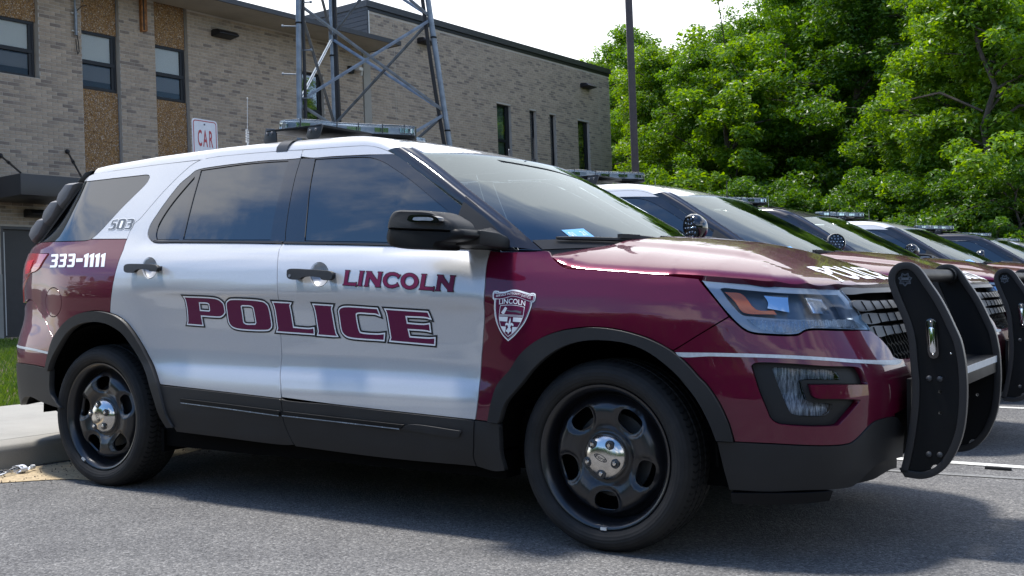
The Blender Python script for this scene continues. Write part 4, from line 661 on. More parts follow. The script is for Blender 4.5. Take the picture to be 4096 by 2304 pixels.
def build_car():
    car=thing('patrol_car','','police car',(0,1.0,0))
    P=lambda nm,m,**k: panel(nm,L[nm],m,k.pop('parent',car),**k)
    # dark inner body behind the panel gaps
    def wheelhole(x): 
        sx=float(np.interp(-x,-_X,_s)); return circ(sx,.37,.455,28)
    panel('inner_body',[(.05,.42),(.7,.36),(1.2,.36),(1.3,.30),(2.0,.27),(4.0,.27),(5.0,.34),(5.5,.42),(SMAX-.02,.42),(SMAX-.02,1.2),(5.3,1.2),(4.4,1.19),(2.2,1.10),(1.7,1.02),(1.2,.97),(.05,.95)],'void_black',car,off=-.085,depth=0,holes=[wheelhole(0),wheelhole(-2.863)],smooth=False,grid=.06,gap=0)
    # doors
    bowlf=L['bowl_front']; bowlr=L['bowl_rear']
    fd=panel('front_door',L['front_door'],CP['white'],car,holes=[bowlf],grid=.025); rd=panel('rear_door',L['rear_door'],CP['white'],car,holes=[bowlr],grid=.025)
    panel('door_frame',L['front_door_frame'],CP['white'],fd)
    gl=panel('window_trim',L['front_trim'],'gloss_black',fd,holes=[L['front_glass']],off=-.001)
    panel('window',L['front_glass'],'tint_glass',fd,off=-.006,depth=.004,gap=.0005)
    panel('window_trim',L['rear_trim'],'gloss_black',rd,holes=[L['rear_glass'],L['rear_pane']],off=-.001)
    panel('window',L['rear_glass'],'tint_glass',rd,off=-.006,depth=.004,gap=.0005); panel('fixed_pane',L['rear_pane'],'tint_glass',rd,off=-.006,depth=.004,gap=.0005)
    panel('belt_moulding',L['belt_front'],'rubber_trim',fd,off=.006,depth=.008,roundness=1.2); panel('belt_moulding',L['belt_rear'],'rubber_trim',rd,off=.006,depth=.008,roundness=1.2)
    for lp,dr,hn in ((bowlf,fd,'handle_front'),(bowlr,rd,'handle_rear')):
        c=np.array(lp).mean(0); rx=(np.array(lp)[:,0].max()-np.array(lp)[:,0].min())/2; rz=(np.array(lp)[:,1].max()-np.array(lp)[:,1].min())/2
        def bs(s,z,off=0.,c=c,rx=rx,rz=rz): return body(s,z,off-.030*np.clip(1-((s-c[0])/rx)**2-((z-c[1])/rz)**2,0,1)**.7)
        panel('handle_recess',lp,CP['white'],dr,surf=bs,depth=0,gap=0,grid=.008)
        panel('handle',L[hn],'black_plastic',dr,off=.042,depth=.020,roundness=1.5,grid=.012,gap=.002)
        hl=np.array(L[hn]); a=hl[:,0]; mz=hl[:,1].mean()
        for t in (.14,.86):
            x0=a.min()+(a.max()-a.min())*t; panel('handle_post',[(x0-.018,mz-.014),(x0+.018,mz-.014),(x0+.018,mz+.012),(x0-.018,mz+.012)],'black_plastic',dr,off=.024,depth=.03,grid=0)
        if hn=='handle_front':
            x0=a.max()-.022; panel('key_lock',circ(x0,mz,.009,12),'decal_grey',dr,off=.0436,depth=.004,grid=0)
    panel('cladding',L['front_door_cladding'],'black_plastic',fd,off=.008,depth=.02); panel('cladding',L['rear_door_cladding'],'black_plastic',rd,off=.008,depth=.02)
    panel('cladding_strip',L['strip_front'],'satin_black',fd,off=.020,depth=.014,roundness=1.3); panel('cladding_strip',L['strip_end'],'black_plastic',fd,off=.017,depth=.012,roundness=1.3); panel('cladding_strip',L['strip_rear'],'satin_black',rd,off=.020,depth=.014,roundness=1.3)
    for nm,dr in (('strip_front',fd),('strip_rear',rd)):
        q_=np.array(L[nm]); k_=len(q_)//2; low=q_[k_:]; 
        panel('strip_edge',[tuple(a) for a in low]+[(a[0],a[1]+.0045) for a in low[::-1]],'dim_mirror',dr,off=.0215,depth=0,gap=0,smooth=False,grid=0)  # thin bright line painting the highlight along the strip's lower edge
    # wings, quarters, bumpers
    fe=P('fender',CP['maroon'],grid=.022); panel('cladding',L['fender_cladding'],'black_plastic',fe,off=.006,depth=.03)
    af=P('arch_front','black_plastic',off=.020,depth=.035,roundness=1.0); ar=P('arch_rear','black_plastic',off=.020,depth=.035,roundness=1.0)
    for o in af+ar: o.name='wheel_arch'; o.data.name='wheel_arch'
    P('quarter_upper',CP['white'],grid=.022); ql=P('quarter_lower',CP['maroon'],holes=[L['fuel_door']],grid=.022)
    panel('fuel_door',L['fuel_door'],CP['maroon'],ql,gap=.003)
    qg=P('quarter_glass','tint_glass',off=-.002)
    for o in qg: o.name='quarter_window'
    panel('pillar_strip',[(5.02,1.585),(5.07,1.58),(5.33,1.27),(5.36,1.262),(5.28,1.262)],'graphite',car,off=.004,depth=.01,smooth=False)
    rb=P('rear_bumper',CP['maroon']); panel('bumper_cover',L['rear_valance'],'black_plastic',rb,off=.004,depth=.03)
    P('liftgate',CP['maroon']); P('rear_window','tint_glass',off=-.01); panel('tail_light',L['tail_light'],'dark_red_plastic',car,off=.006,depth=.02)
    tl=np.array(L['tail_light']); panel('tail_lens',[(5.30,1.165),(5.19,1.168),(5.20,1.12),(5.25,1.09),(5.31,1.09)],'red_plastic',car,off=.010,depth=.006)
    fb=panel('front_bumper',L['front_bumper'],CP['maroon'],car,holes=[L['fog_bezel']],grid=.022,depth=.03)
    panel('fog_bezel',L['fog_bezel'],'black_plastic',fb,off=-.026,depth=.0,holes=[L['fog_lens']],gap=0)
    panel('fog_lamp',L['fog_lens'],'clear_lens',fb,off=-.022,depth=.01)
    flut=lambda s,z,off=0.: body(s,z,off+.004*np.sin(np.asarray(s)*520)+.010*np.sin(np.asarray(z)*38))
    panel('fog_reflector',L['fog_lens'],'fog_mirror',fb,surf=flut,off=-.055,depth=.0,grid=.0042,gap=0)
    P('valance','black_plastic',off=.004,depth=.05); P('lip','satin_black',off=.012,depth=.06); P('valance_side','satin_black',off=-.02,depth=.05)
    panel('valance_lower',[(0,.53),(.16,.53),(.30,.44),(.30,.30),(0,.30)],'void_black',car,off=-.06,depth=.02,smooth=False)
    # headlamps
    hl=P('headlight','clear_lens',off=.0,depth=.01,gap=.004)
    panel('lamp_housing',L['headlight'],'lamp_housing',hl,off=-.06,depth=0,gap=0)
    panel('lamp_rim',L['headlight'],'lamp_rim',hl,off=-.010,depth=.05,holes=[L['hl_inner']],gap=.004)
    panel('indicator',L['amber'],'amber_plastic',hl,off=-.024,depth=.02); panel('low_beam',L['refl1'],'reflector',hl,off=-.03,depth=.02); panel('high_beam',L['refl2'],'reflector',hl,off=-.03,depth=.02)
    lf=lambda s,z,off=0.: body(s,z,off+.003*np.sin(np.asarray(s)*420))
    panel('side_reflector',L['hl_lower'],'dim_mirror',hl,surf=lf,off=-.008,depth=0,grid=.006)
    # grille: four bars across the nose with a honeycomb below
    def zrib(z0,z1,s1): return [(-s1,z0),(-s1*.5,z0),(0,z0),(s1*.5,z0),(s1,z0),(s1+.02,(z0+z1)/2),(s1,z1),(s1*.5,z1),(0,z1),(-s1*.5,z1),(-s1,z1),(-s1-.02,(z0+z1)/2)]
    def both(s,z,off=0.):
        s=np.asarray(s,float); q=body(abs(s),z,off); q[...,1]*=np.where(s<0,-1,1); return q
    gr=panel('grille',[(-.56,.70),(.56,.70),(.60,.99),(-.60,.99)],'void_black',car,surf=both,off=-.085,depth=0,smooth=False,mirror=False,grid=.05)
    for z0,z1,s1,o in ((.955,.978,.50,-.004),(.894,.928,.50,.004),(.846,.880,.48,.0),(.797,.832,.455,-.004)):
        b=panel('grille_bar',zrib(z0,z1,s1),'bar_black',gr,surf=both,off=o,depth=.05,mirror=False,grid=.02,roundness=1.3)
        if z0<.95:
            for k in range(-4,5):
                panel('grille_clip',[(k*.105-.003,z0-.002),(k*.105+.006,z0-.002),(k*.105-.002,z1+.002),(k*.105-.011,z1+.002)],'void_black',gr,surf=both,off=o+.003,depth=.01,mirror=False,grid=0)  # black strips added on the bars stand in for dark slits
    hx=MB(); r=.026
    for iy in range(5):
        for ix in range(-10,11):
            cx=(ix+(.5 if iy%2 else 0))*r*1.78; cz=.70+iy*r*1.5
            if abs(cx)>.44: continue
            q=[both(np.array(cx+r*math.sin(math.pi/3*k)),np.array(min(cz+r*math.cos(math.pi/3*k),.80)),-.035) for k in range(7)]
            for k in range(0,3): hx.tube([q[k],q[k+1]],.0028,4,False)
    hx.obj('honeycomb','satin_black',gr)
    # stripes
    panel('reflective_stripe',L['stripe_front'],'reflective_tape',fb,off=.0015,depth=.0,gap=0); panel('reflective_stripe',L['stripe_rear'],'reflective_tape',rb,off=.0015,depth=0,gap=0)
    # hood
    xr=lambda y: -.262+.235*(1-(abs(y)/.898)**2)
    edge=[tuple(p[:2]) for p in _he[:-1]]; rear=[(xr(y),y) for y in np.linspace(.86,-.86,19)]
    hood_loop=edge+[(p[0],-p[1]) for p in reversed(_he[:-1])]+rear
    panel('hood',hood_loop,CP['maroon'],car,surf=hood_z,mirror=False,grid=.017,depth=.03,gap=.001,corner=35,roundness=.02)
    # cowl, windscreen, roof, rails, pillars
    ws=resample(WSa,16); v=np.linspace(-1,1,25); t=np.linspace(0,1,16)
    bx=.095+.150*t; bz=.022
    WSP=np.array([[(ws[i,0]+bx[i]*(1-abs(q)**2.2),ws[i,1]*-q*-1*-1 if False else -ws[i,1]*q,ws[i,2]+bz*(1-q*q)) for q in v] for i in range(16)])
    nn_=np.cross(WSP[0,1]-WSP[0,0],WSP[1,1]-WSP[0,0]); FLIPW=bool(np.dot(np.cross(WSP[0,1]-WSP[0,0],WSP[1,0]-WSP[0,0]),np.array([1,0,1]))<0)
    w_=sheet('windshield',WSP,'windshield_glass',car,flip=FLIPW)
    gb_=np.array([[WSP[14,j]*(1-f)+WSP[15,j]*f+np.array([.75,0,.66])*.004 for j in range(25)] for f in (-.15,.3,.7,1)]); sheet('glass_border',gb_,'black_plastic',w_,flip=FLIPW)
    cw=np.array([[WSP[-1,j]*(1-f)+np.array([xr(WSP[-1,j,1])+.03,WSP[-1,j,1]*1.02,hood_z(np.array(xr(WSP[-1,j,1])+.03),np.array(WSP[-1,j,1]))[2]-.035])*f-np.array([0,0,.03*math.sin(math.pi*f)]) for j in range(25)] for f in (0,.35,.7,1)])
    sheet('cowl',cw,'black_plastic',car)
    gapu=[tuple(g) for g in GFU[9:]]+[tuple(g) for g in GREAR[1:]]+[tuple(g) for g in RAILREAR]
    gp=np.array([body(np.array(a),np.array(b)) for a,b in gapu]); gp=resample(gp,60)
    dk=ditch(gp[:,0]); dk[0]=(-1.035,-.718,1.608); dk[1]=dk[1]*.6+dk[0]*.4+0*dk[2]; dk=resample(dk,60)
    m0=np.clip(np.arange(60)/12,0,1)[:,None]
    ctrl=gp+np.array([0,.018,.052])*np.minimum(1,.45+m0)+(dk-gp)*.10
    RP=np.array([[(1-f)**2*gp[i]+2*f*(1-f)*ctrl[i]+f*f*dk[i] for f in np.linspace(0,1,9)] for i in range(60)])
    for sgn in (1,-1):
        sheet('roof_rail',RP*[1,sgn,1],CP['white'],car,flip=sgn>0)
        dn=np.array([[dk[i]-[0,0,.006],dk[i]+[0,.026,-.004]] for i in range(60)]); dn=np.concatenate([dn[:1]+[.052,-.012,-.03],dn])
        sheet('roof_ditch_moulding',dn*[1,sgn,1],'graphite',car,flip=sgn>0)
        ap=resample(np.array(AP),20); wp=resample(np.vstack([[-1.035,-.718,1.608],WSa]),20); mid=(ap+wp)/2; n=np.stack([0.5*np.ones(20),-.75*np.ones(20),.35*np.ones(20)],1)
        PP=np.array([[ap[i]*(1-f)+wp[i]*f+n[i]*.022*math.sin(math.pi*min(f*1.15,1)) for f in np.linspace(0,1,7)] for i in range(20)])
        sheet('windshield_pillar',PP*[1,sgn,1],'black_paint',car,flip=sgn>0)
    panel('pillar_patch',L['a_pillar_low'],'black_paint',car,off=0)
    rx=np.array([-3.4,-3.2,-2.9,-2.5,-2.1,-1.7,-1.4,-1.2,-1.06,-.985]); rd_=ditch(rx); rl_=[(p[0],p[1]+.027) for p in rd_]
    front=[(WSP[0,j,0]-.006,WSP[0,j,1]*.985) for j in range(24,-1,-1)]
    front=sorted(front,key=lambda q:q[1])
    roof_loop=rl_+front[1:-1]+[(a,-b) for a,b in reversed(rl_)]
    panel('roof',roof_loop,CP['white'],car,surf=roof_z,mirror=False,grid=.05,depth=.02,gap=.0,smooth=False)
    # wiper blades, inspection sticker, mirror
    wi=np.array([WSP[-1,j]+[.0,0,.03] for j in range(25)])
    def on_ws(u,q,lift=.012):
        f=u*15; i=int(min(f,14)); a=f-i; g=(q+1)/2*24; j=int(min(g,23)); b=g-j
        p=(WSP[i,j]*(1-a)+WSP[i+1,j]*a)*(1-b)+(WSP[i,j+1]*(1-a)+WSP[i+1,j+1]*a)*b
        return p+np.array([.75,0,.66])*lift
    for q0,q1,qp in ((-.90,-.28,-.52),(-.20,.48,.22)):
        b=MB(); b.tube([on_ws(.93+.05*((q-q0)/(q1-q0)),q,.016) for q in np.linspace(q0,q1,9)],[.006]+[.009]*7+[.006],6)
        wq=b.obj('wiper',"black_plastic",car,True)
        a=MB(); a.bar(on_ws(.945,qp-.05,.03),on_ws(.955,qp+.06,.03),.03,.018); a.tube([on_ws(.95,qp,.032),on_ws(.975,qp+.16,.03),on_ws(1.0,qp+.34,.02)],[.011,.012,.014],6); a.obj('wiper_arm','black_plastic',wq,True)
    sv=[on_ws(.845,-.80,.002),on_ws(.835,-.665,.002),on_ws(.915,-.665,.002),on_ws(.925,-.80,.002)]
    st=mesh_obj('inspection_sticker',sv,[(0,1,2,3)],'blue_sticker',w_)
    def stk(u,vv,off=0.):
        u=np.asarray(u,float);vv=np.asarray(vv,float); a,b_,c_,d_=[np.array(q) for q in sv]
        q=(d_*(1-u[...,None])+c_*u[...,None])*(1-vv[...,None])+(a*(1-u[...,None])+b_*u[...,None])*vv[...,None]; return q+np.array([.75,0,.66])*off
    text_decal('sticker_lettering',[('01',.0,lambda v:np.stack([.10+v[:,0]*.2,.3+v[:,1]*.45],1)),('21',.0,lambda v:np.stack([.62+v[:,0]*.2,.3+v[:,1]*.45],1))],'decal_white',w_,surf=stk,base=.001)
    # side mirrors
    for sgn,dr in ((1,fd[0]),(-1,fd[1])):
        def shell(nm,lp,m,par,y0,y1,rnd,scale=.8):
            lp=smooth_loop(lp,.012,60); lp=lp if polygon_area(lp)>0 else lp[::-1]; c=lp.mean(0); n=len(lp); V=[];F=[]
            prof=[(y0,1-.42*rnd),(y0-.012,1-.22*rnd),(y0-.03,1-.06*rnd),(y0-.055,1.0),(y1+.03,1.0),(y1+.012,1-.04*rnd),(y1,1-.16*rnd)] if y0>y1+.08 else [(y0,1),(y1+(y0-y1)*.35,1),(y1,.93)]
            for yy,k in prof:
                for p in lp: q=c+(p-c)*k; V.append((q[0],yy*sgn,q[1]))
            m_=len(prof)
            for i in range(m_-1):
                for k in range(n): F.append((i*n+k,i*n+(k+1)%n,(i+1)*n+(k+1)%n,(i+1)*n+k))
            F.append(tuple(range(n))); F.append(tuple((m_-1)*n+k for k in range(n)))
            mb=MB(); mb.add(V,F); return mb.obj(nm,m,par,smooth=True,angle=55)
        mir=shell('side_mirror',[(p[0],p[1]) for p in MIRLOW],'gloss_black',dr,-.985,-1.185,1.0)
        mir.data.materials[0]=MATS['satin_black']
        shell('mirror_cap',[(p[0],p[1]) for p in MIRUP],'black_plastic',dr,-1.0,-1.19,1.0)
        led=[(p[0],p[1]) for p in MIRLED]; shell('mirror_light',led,'gloss_black',dr,-1.16,-1.215,.3)
        c=np.array(led).mean(0); shell('mirror_led',[tuple(c+(np.array(q)-c)*[.62,.45]+[0,.0]) for q in led],'bar_module',dr,-1.19,-1.219,.2)
        a=MB(); 
        ring0=[(-.575,-1.06,1.158),(-.46,-1.06,1.158),(-.455,-1.06,1.215),(-.56,-1.06,1.215)]; ring1=[(-.60,-.965,1.150),(-.43,-.965,1.148),(-.43,-.965,1.205),(-.52,-.965,1.222)]; ring2=[(-.62,-.905,1.150),(-.42,-.905,1.145),(-.42,-.905,1.185),(-.50,-.91,1.235)]
        V=[(x,y*sgn,z) for r in (ring0,ring1,ring2) for x,y,z in r]; F=[(i*4+k,i*4+(k+1)%4,(i+1)*4+(k+1)%4,(i+1)*4+k) for i in range(2) for k in range(4)]+[(0,1,2,3),(8,9,10,11)]
        a.add(V,F); a.obj('mirror_arm','black_plastic',dr,bevel=.008)
        sa=[(-.72,1.160),(-.425,1.140),(-.427,1.19),(-.60,1.33),(-.665,1.372)]
        sp=[float(np.interp(-x,-_X,_s)) for x,z in sa]; panel('mirror_sail',[(s_,z_) for s_,(x_,z_) in zip(sp,sa)],'black_plastic',dr,off=.006,depth=.01,mirror=False,smooth=False) if sgn>0 else None
    # spotlight on the far windscreen pillar
    sp=thing('spotlight','','x'); del sp['label'],sp['category']; sp.parent=car; sp.location=(-.405,.925,1.298)
    s=MB(); s.lathe([(0,.066),(.035,.062),(.058,.045),(.073,.012),(.074,-.012),(.068,-.026),(.064,-.030)],28,'x'); s.obj('lamp_head','gloss_black',sp,True)
    s=MB(); s.lathe([(.066,-.024),(.060,-.030),(0,-.033)],28,'x'); s.obj('lamp_lens','clear_lens',sp,True)
    s=MB(); s.lathe([(.064,-.012),(.0,-.008)],20,'x'); s.obj('lamp_back','graphite',sp,True)
    s=MB()
    for k,(r,n) in enumerate(((0,1),(.026,6),(.048,10))):
        for i in range(n): s.sphere((-.022,r*math.cos(i*2*math.pi/max(n,1)),r*math.sin(i*2*math.pi/max(n,1))),.0085,8,5)
    s.obj('lamp_reflectors','reflector',sp,True)
    s=MB(); s.tube([(0,.0,-.06),(.005,-.02,-.085),(-.01,-.05,-.10)],.012,8); s.obj('lamp_bracket','satin_black',sp,True)
    # light bar: shallow V pointing forwards
    half=[(-1.79,0),(-1.90,-.26),(-2.005,-.50),(-2.0,-.535),(-1.97,-.55),(-1.875,-.53),(-1.81,-.44),(-1.80,-.33),(-1.66,-.14),(-1.575,-.035),(-1.56,0)]
    full=half+[(x,-y) for x,y in reversed(half[1:-1])]
    def ext(nm,loop,z0,z1,m,par,bev=.006,shrink=0,ang=40):
        lp=smooth_loop(loop,.03,25); lp=inset_loop(lp,shrink) if shrink else lp; n=len(lp); mb=MB(); mb.add([(x,y,z0) for x,y in lp]+[(x,y,z1) for x,y in lp],[tuple(range(n))[::-1],tuple(range(n,2*n))]+[(k,(k+1)%n,n+(k+1)%n,n+k) for k in range(n)]); return mb.obj(nm,m,par,bevel=bev,angle=ang)
    lb=ext('light_bar',full,1.765,1.782,'satin_black',car,.004,.0)
    ext('bar_lens',full,1.783,1.832,'clear_lens',lb,.008,.002); ext('bar_cap',full,1.826,1.831,'clear_lens',lb,.001,.012)
    mb=MB(); 
    lp=resample(np.array(half+[(x,-y) for x,y in reversed(half[1:-1])]),80)
    lp2=inset_loop(smooth_loop(full,.03,25),.026)
    n=len(lp2); mb.add([(x,y,1.784) for x,y in lp2]+[(x,y,1.820) for x,y in lp2],[tuple(range(n))[::-1],tuple(range(n,2*n))]+[(k,(k+1)%n,n+(k+1)%n,n+k) for k in range(n)]); mb.obj('bar_modules','bar_module',lb)
    cen=np.array([-1.78,0])
    for k in range(20):
        i=int((k+.5)*n/20); p=lp2[i]; tdir=lp2[(i+1)%n]-lp2[i-1]; tdir/=np.linalg.norm(tdir); nd=np.array([tdir[1],-tdir[0]]); nd*=np.sign(np.dot(nd,p-cen)) or 1
        q=p+nd*.004; mb=MB(); fr=lambda a,b,c,q=q,t=tdir,nd=nd:(q[0]+t[0]*a+nd[0]*b,q[1]+t[1]*a+nd[1]*b,c); mb.box((-.036,-.003,1.792),(.036,.003,1.816),fr); mb.obj('bar_led','reflector',lb)
    for k in (0.08,.2,.33,.67,.8,.92):
        pass
    # seams between the lens sections
    for yy,xx in ((-.33,-1.80),(-.24,-1.735),(-.14,-1.66),(-.05,-1.59),(-.52,-1.87)):
        for sg in (1,-1):
            mb=MB(); mb.bar((xx+.0015,yy*sg,1.785),(xx+.0015,yy*sg,1.833),.004,.004,(1,0,0)); mb.obj('lens_seam','graphite',lb)
    # mounting feet and hook straps
    for sg in (1,-1):
        br=MB()
        foot=[(-1.955,1.775),(-1.90,1.768),(-1.888,1.745),(-1.885,1.700),(-1.895,1.692),(-1.955,1.695),(-1.972,1.710)]
        foot2=[(-1.68,1.762),(-1.60,1.768),(-1.592,1.76),(-1.612,1.712),(-1.625,1.700),(-1.68,1.698),(-1.695,1.715)]
        for ft in (foot,foot2):
            br=MB(); n=len(ft); br.add([(x,-.672*sg,z) for x,z in ft]+[(x,-.664*sg,z) for x,z in ft],[tuple(range(n)),tuple(range(n,2*n))]+[(k,(k+1)%n,n+(k+1)%n,n+k) for k in range(n)]); br.obj('mount_foot','graphite',lb,bevel=.002)
        br=MB(); br.box((-1.95,-.672,1.752),(-1.60,-.30,1.764) if sg>0 else (-1.60,-.30,1.764)); 
        if sg<0: br.V=[(x,-y,z) for x,y,z in br.V]
        br.obj('mount_rail','satin_black',lb,bevel=.002)
        for bx_,bz_ in ((-1.945,1.745),(-1.912,1.748),(-1.668,1.738),(-1.632,1.742)):
            br=MB(); br.sphere((bx_,-.674*sg,bz_),.007,10,6,(1,.8,1)); br.obj('mount_bolt','pod_grey',lb,True)
        # strap hooking over the door frame
        i0=np.argmin(abs(gp[:,0]+1.79)); pts=[]
        for dx in (0,.062): 
            j=np.argmin(abs(gp[:,0]-(-1.815+dx))); r=RP[j]; pts.append([r[0]+[0,-.004,-.004]]+[r[k]+np.array([0,-.006,.006]) for k in range(1,9)])
        sheet('hook_strap',np.array(pts)*[1,sg,1],'graphite',lb,flip=sg<0)
    # aerials
    a=MB(); a.tube([(-2.735,-.02,1.72),(-2.735,-.02,1.745)],.014,10); a.tube([(-2.735,-.02,1.74),(-2.733,-.02,1.83)],.004,6)
    hel=[(-2.735+.009*math.cos(t),-.02+.009*math.sin(t),1.83+.075*t/50) for t in np.linspace(0,50,90)]; a.tube(hel,.0022,4); a.tube([(-2.735,-.02,1.905),(-2.752,0,2.09)],.0013,5); a.sphere((-2.752,0,2.09),.004,8,5); a.obj('aerial','white_metal',car,True)
    a=MB(); a.tube([(-1.05,.35,1.63),(-1.05,.35,1.655)],.011,8); a.tube([(-1.05,.35,1.65),(-1.052,.35,1.765)],.0035,5); a.obj('aerial','rubber_trim',car,True)
    # rear glass light pods
    for k,(z,x) in enumerate(((1.535,-3.44),(1.445,-3.57),(1.35,-3.69))):
        for sg in (1,-1):
            mb=MB(); V=[];F=[]
            ring=[(x+.10,z+.055,0),(x+.01,z+.055,0),(x-.06,z+.0,0),(x-.085,z-.045,0),(x-.05,z-.085,0),(x+.02,z-.04,0)]
            m_=len(ring)
            for yy,sc in ((-.715+.02*k*0,.82),(-.69,1.0),(-.50,1.0),(-.47,.85)):
                cx_=x;cz_=z
                for a_,b_,_ in ring: V.append((cx_+(a_-cx_)*sc,yy*sg,cz_+(b_-cz_)*sc))
            for i in range(3):
                for q in range(m_): F.append((i*m_+q,i*m_+(q+1)%m_,(i+1)*m_+(q+1)%m_,(i+1)*m_+q))
            F.append(tuple(range(m_))); F.append(tuple(3*m_+q for q in range(m_))); mb.add(V,F)
            mb.obj('warning_light_pod','pod_grey',car,bevel=.008)
    sp_=MB(); 
    for yy in (0,):
        lp=[(-3.26,1.655),(-3.33,1.648),(-3.395,1.606),(-3.39,1.592),(-3.31,1.60)]
        n=len(lp); V=[(a,y_,b) for y_ in (-.66,.66) for a,b in lp]; sp_.add(V,[tuple(range(n)),tuple(range(n,2*n))]+[(k,(k+1)%n,n+(k+1)%n,n+k) for k in range(n)])
    sp_.obj('rear_spoiler','satin_black',car,bevel=.01)
    # underbody, rocker and wheel housings
    u=MB(); u.box((-3.4,-.78,.26),(.50,.78,.50)); u.obj('underbody','void_black',car)
    for sg in (1,-1):
        u=MB(); u.box((-2.42,-.915*sg if sg>0 else .80,.235),(-.44,-.80*sg if sg>0 else .915,.34)); u.obj('rocker','void_black',car,bevel=.01)  # rocker's near-zero black carries the shade under the cladding edge
        for x in (0,-2.863):
            h=MB(); prof=[]; n=20
            V=[];F=[]
            for yy in (-.945,-.55):
                for k in range(n+1):
                    a=math.pi*(-.01+1.02*k/n); V.append((x+.452*math.cos(a),yy*sg,.37+.452*math.sin(a)))
            for k in range(n): F.append((k,k+1,n+1+k+1,n+1+k))
            F.append(tuple(n+1+k for k in range(n+1))); h.add(V,F); h.obj('wheel_well','void_black',car,fix=False)
    md=MB(); md.box((-2.42,-.93,.21),(-2.40,-.76,.32)); md.obj('mud_flap','void_black',car)
    # cabin seen through the windscreen
    c=MB(); c.box((-.95,-.72,1.0),(-.02,.72,1.075)); c.obj('dashboard','dash',car,bevel=.03)
    for y in (-.40,.40):
        c=MB(); c.box((-1.62,y-.25,.72),(-1.44,y+.25,1.28)); s_=c.obj('seat','seat_fabric',car,bevel=.05); c=MB(); c.box((-1.60,y-.13,1.30),(-1.50,y+.13,1.47)); c.obj('headrest','seat_fabric',s_,bevel=.04)
    c=MB(); c.box((-1.80,-.70,.7),(-1.78,.70,1.55)); c.obj('partition','dash',car)
    # push bumper
    pb=thing('push_bumper','','x'); del pb['label'],pb['category']; pb.parent=car; pb.location=(0,0,0)
    pl=smooth_loop(PLATE,.02,40)
    for sg in (1,-1):
        core=inset_loop(pl if polygon_area(pl)>0 else pl[::-1],.012); n=len(core); hh=[np.array(circ(*p,.0065,10)) for p in ((1.0904,.5981),(1.0903,.5213))]+[np.array([(1.055+.02*math.cos(a)+.018,.307+.024*math.sin(a)+.002) for a in np.linspace(.05,math.pi-.05,9)])]
        P2,T2=tri_region(core,hh,.08); V=[];F=[]
        ya,yb=-.385*sg,-.372*sg; k=len(P2)
        V=[(a,ya,b) for a,b in P2]+[(a,yb,b) for a,b in P2]; F=[tuple(t) for t in T2]+[tuple(x+k for x in t[::-1]) for t in T2]; b0=2*k
        for lp in [core]+hh:
            m_=len(lp); V+=[(a,ya,b) for a,b in lp]+[(a,yb,b) for a,b in lp]; F+=[(b0+i,b0+(i+1)%m_,b0+m_+(i+1)%m_,b0+m_+i) for i in range(m_)]; b0+=2*m_
        mb=MB(); mb.add(V,F); mb.obj('upright','satin_black',pb)
        mb=MB(); ring=[(a,-.378*sg,b) for a,b in inset_loop(pl,.010)]; i0=min(range(len(ring)),key=lambda i:abs(ring[i][0]-.95)+abs(ring[i][2]-.295)); ring=ring[i0:]+ring[:i0]; j0=min(range(len(ring)),key=lambda i:abs(ring[i][0]-.985)+abs(ring[i][2]-.70))
        ring=ring[::-1] if ring[5][2]>ring[0][2] and ring[5][0]<1.0 else ring
        V=[];F=[]; n=len(ring); R2=np.array([(p[0],p[2]) for p in ring]); inn=inset_loop(R2,.016); outr=inset_loop(R2,-.010)
        for j in range(n):
            V+=[(outr[j][0],-.395*sg,outr[j][1]),(inn[j][0],-.395*sg,inn[j][1]),(inn[j][0],-.362*sg,inn[j][1]),(outr[j][0],-.362*sg,outr[j][1])]
        for j in range(n-1):
            for q in range(4): F.append((j*4+q,j*4+(q+1)%4,(j+1)*4+(q+1)%4,(j+1)*4+q))
        mb.add(V,F); mb.obj('rubber_edge','rubber_trim',pb,bevel=.006,angle=60)
        for x,z in ((1.0525,.6459),(1.0903,.6457),(1.0494,.3696),(1.0875,.3701)):
            mb=MB(); mb.lathe([(.0,-.012),(.005,-.012),(.010,-.008),(.011,0)],12,'y'); mb.V=[(a+x,(b-.385)*sg,c_+z) for a,b,c_ in mb.V]; mb.obj('bolt','graphite',pb,True)
        for x,z in ((.9849,.7911),(1.1287,.738)):
            mb=MB(); mb.sphere((x,-.388*sg,z),.0045,8,5); mb.obj('rivet','chrome',pb,True)
        # lamp let into the plate
        def pp(a,b): return (1.0628+.0062*a*0+(.8537-b)*.062+a,b)
        def bar(nm,w,z0,z1,y,m,bev):
            mb=MB(); q=[]; 
            for t in np.linspace(0,math.pi,7): q.append(pp(w*math.cos(t),z1+w*math.sin(t)))
            for t in np.linspace(math.pi,2*math.pi,7): q.append(pp(w*math.cos(t),z0+w*math.sin(t)))
            n=len(q); mb.add([(a,-.384*sg,b) for a,b in q]+[(a,y*sg,b) for a,b in q],[tuple(range(n)),tuple(range(n,2*n))]+[(i,(i+1)%n,n+(i+1)%n,n+i) for i in range(n)]); return mb.obj(nm,m,pb,bevel=bev)
        bar('warning_light',.020,.738,.846,-.400,'gloss_black',.004); bar('warning_lens',.010,.748,.824,-.404,'reflector',.002)
        for z in (.853,.734):
            mb=MB(); a,b=pp(0,z); mb.sphere((a,-.402*sg,b),.005,8,5); mb.obj('rivet','chrome',pb,True)
    mb=MB(); mb.tube([(.985,-.372,1.022),(.985,.372,1.022)],.026,16); mb.obj('crossbar','satin_black',pb,True)
    for sg in (1,-1):
        mb=MB(); mb.tube([(.985,.372*sg,1.022),(.985,.315*sg,1.022)],.034,16); mb.obj('bar_collar','satin_black',pb,True)
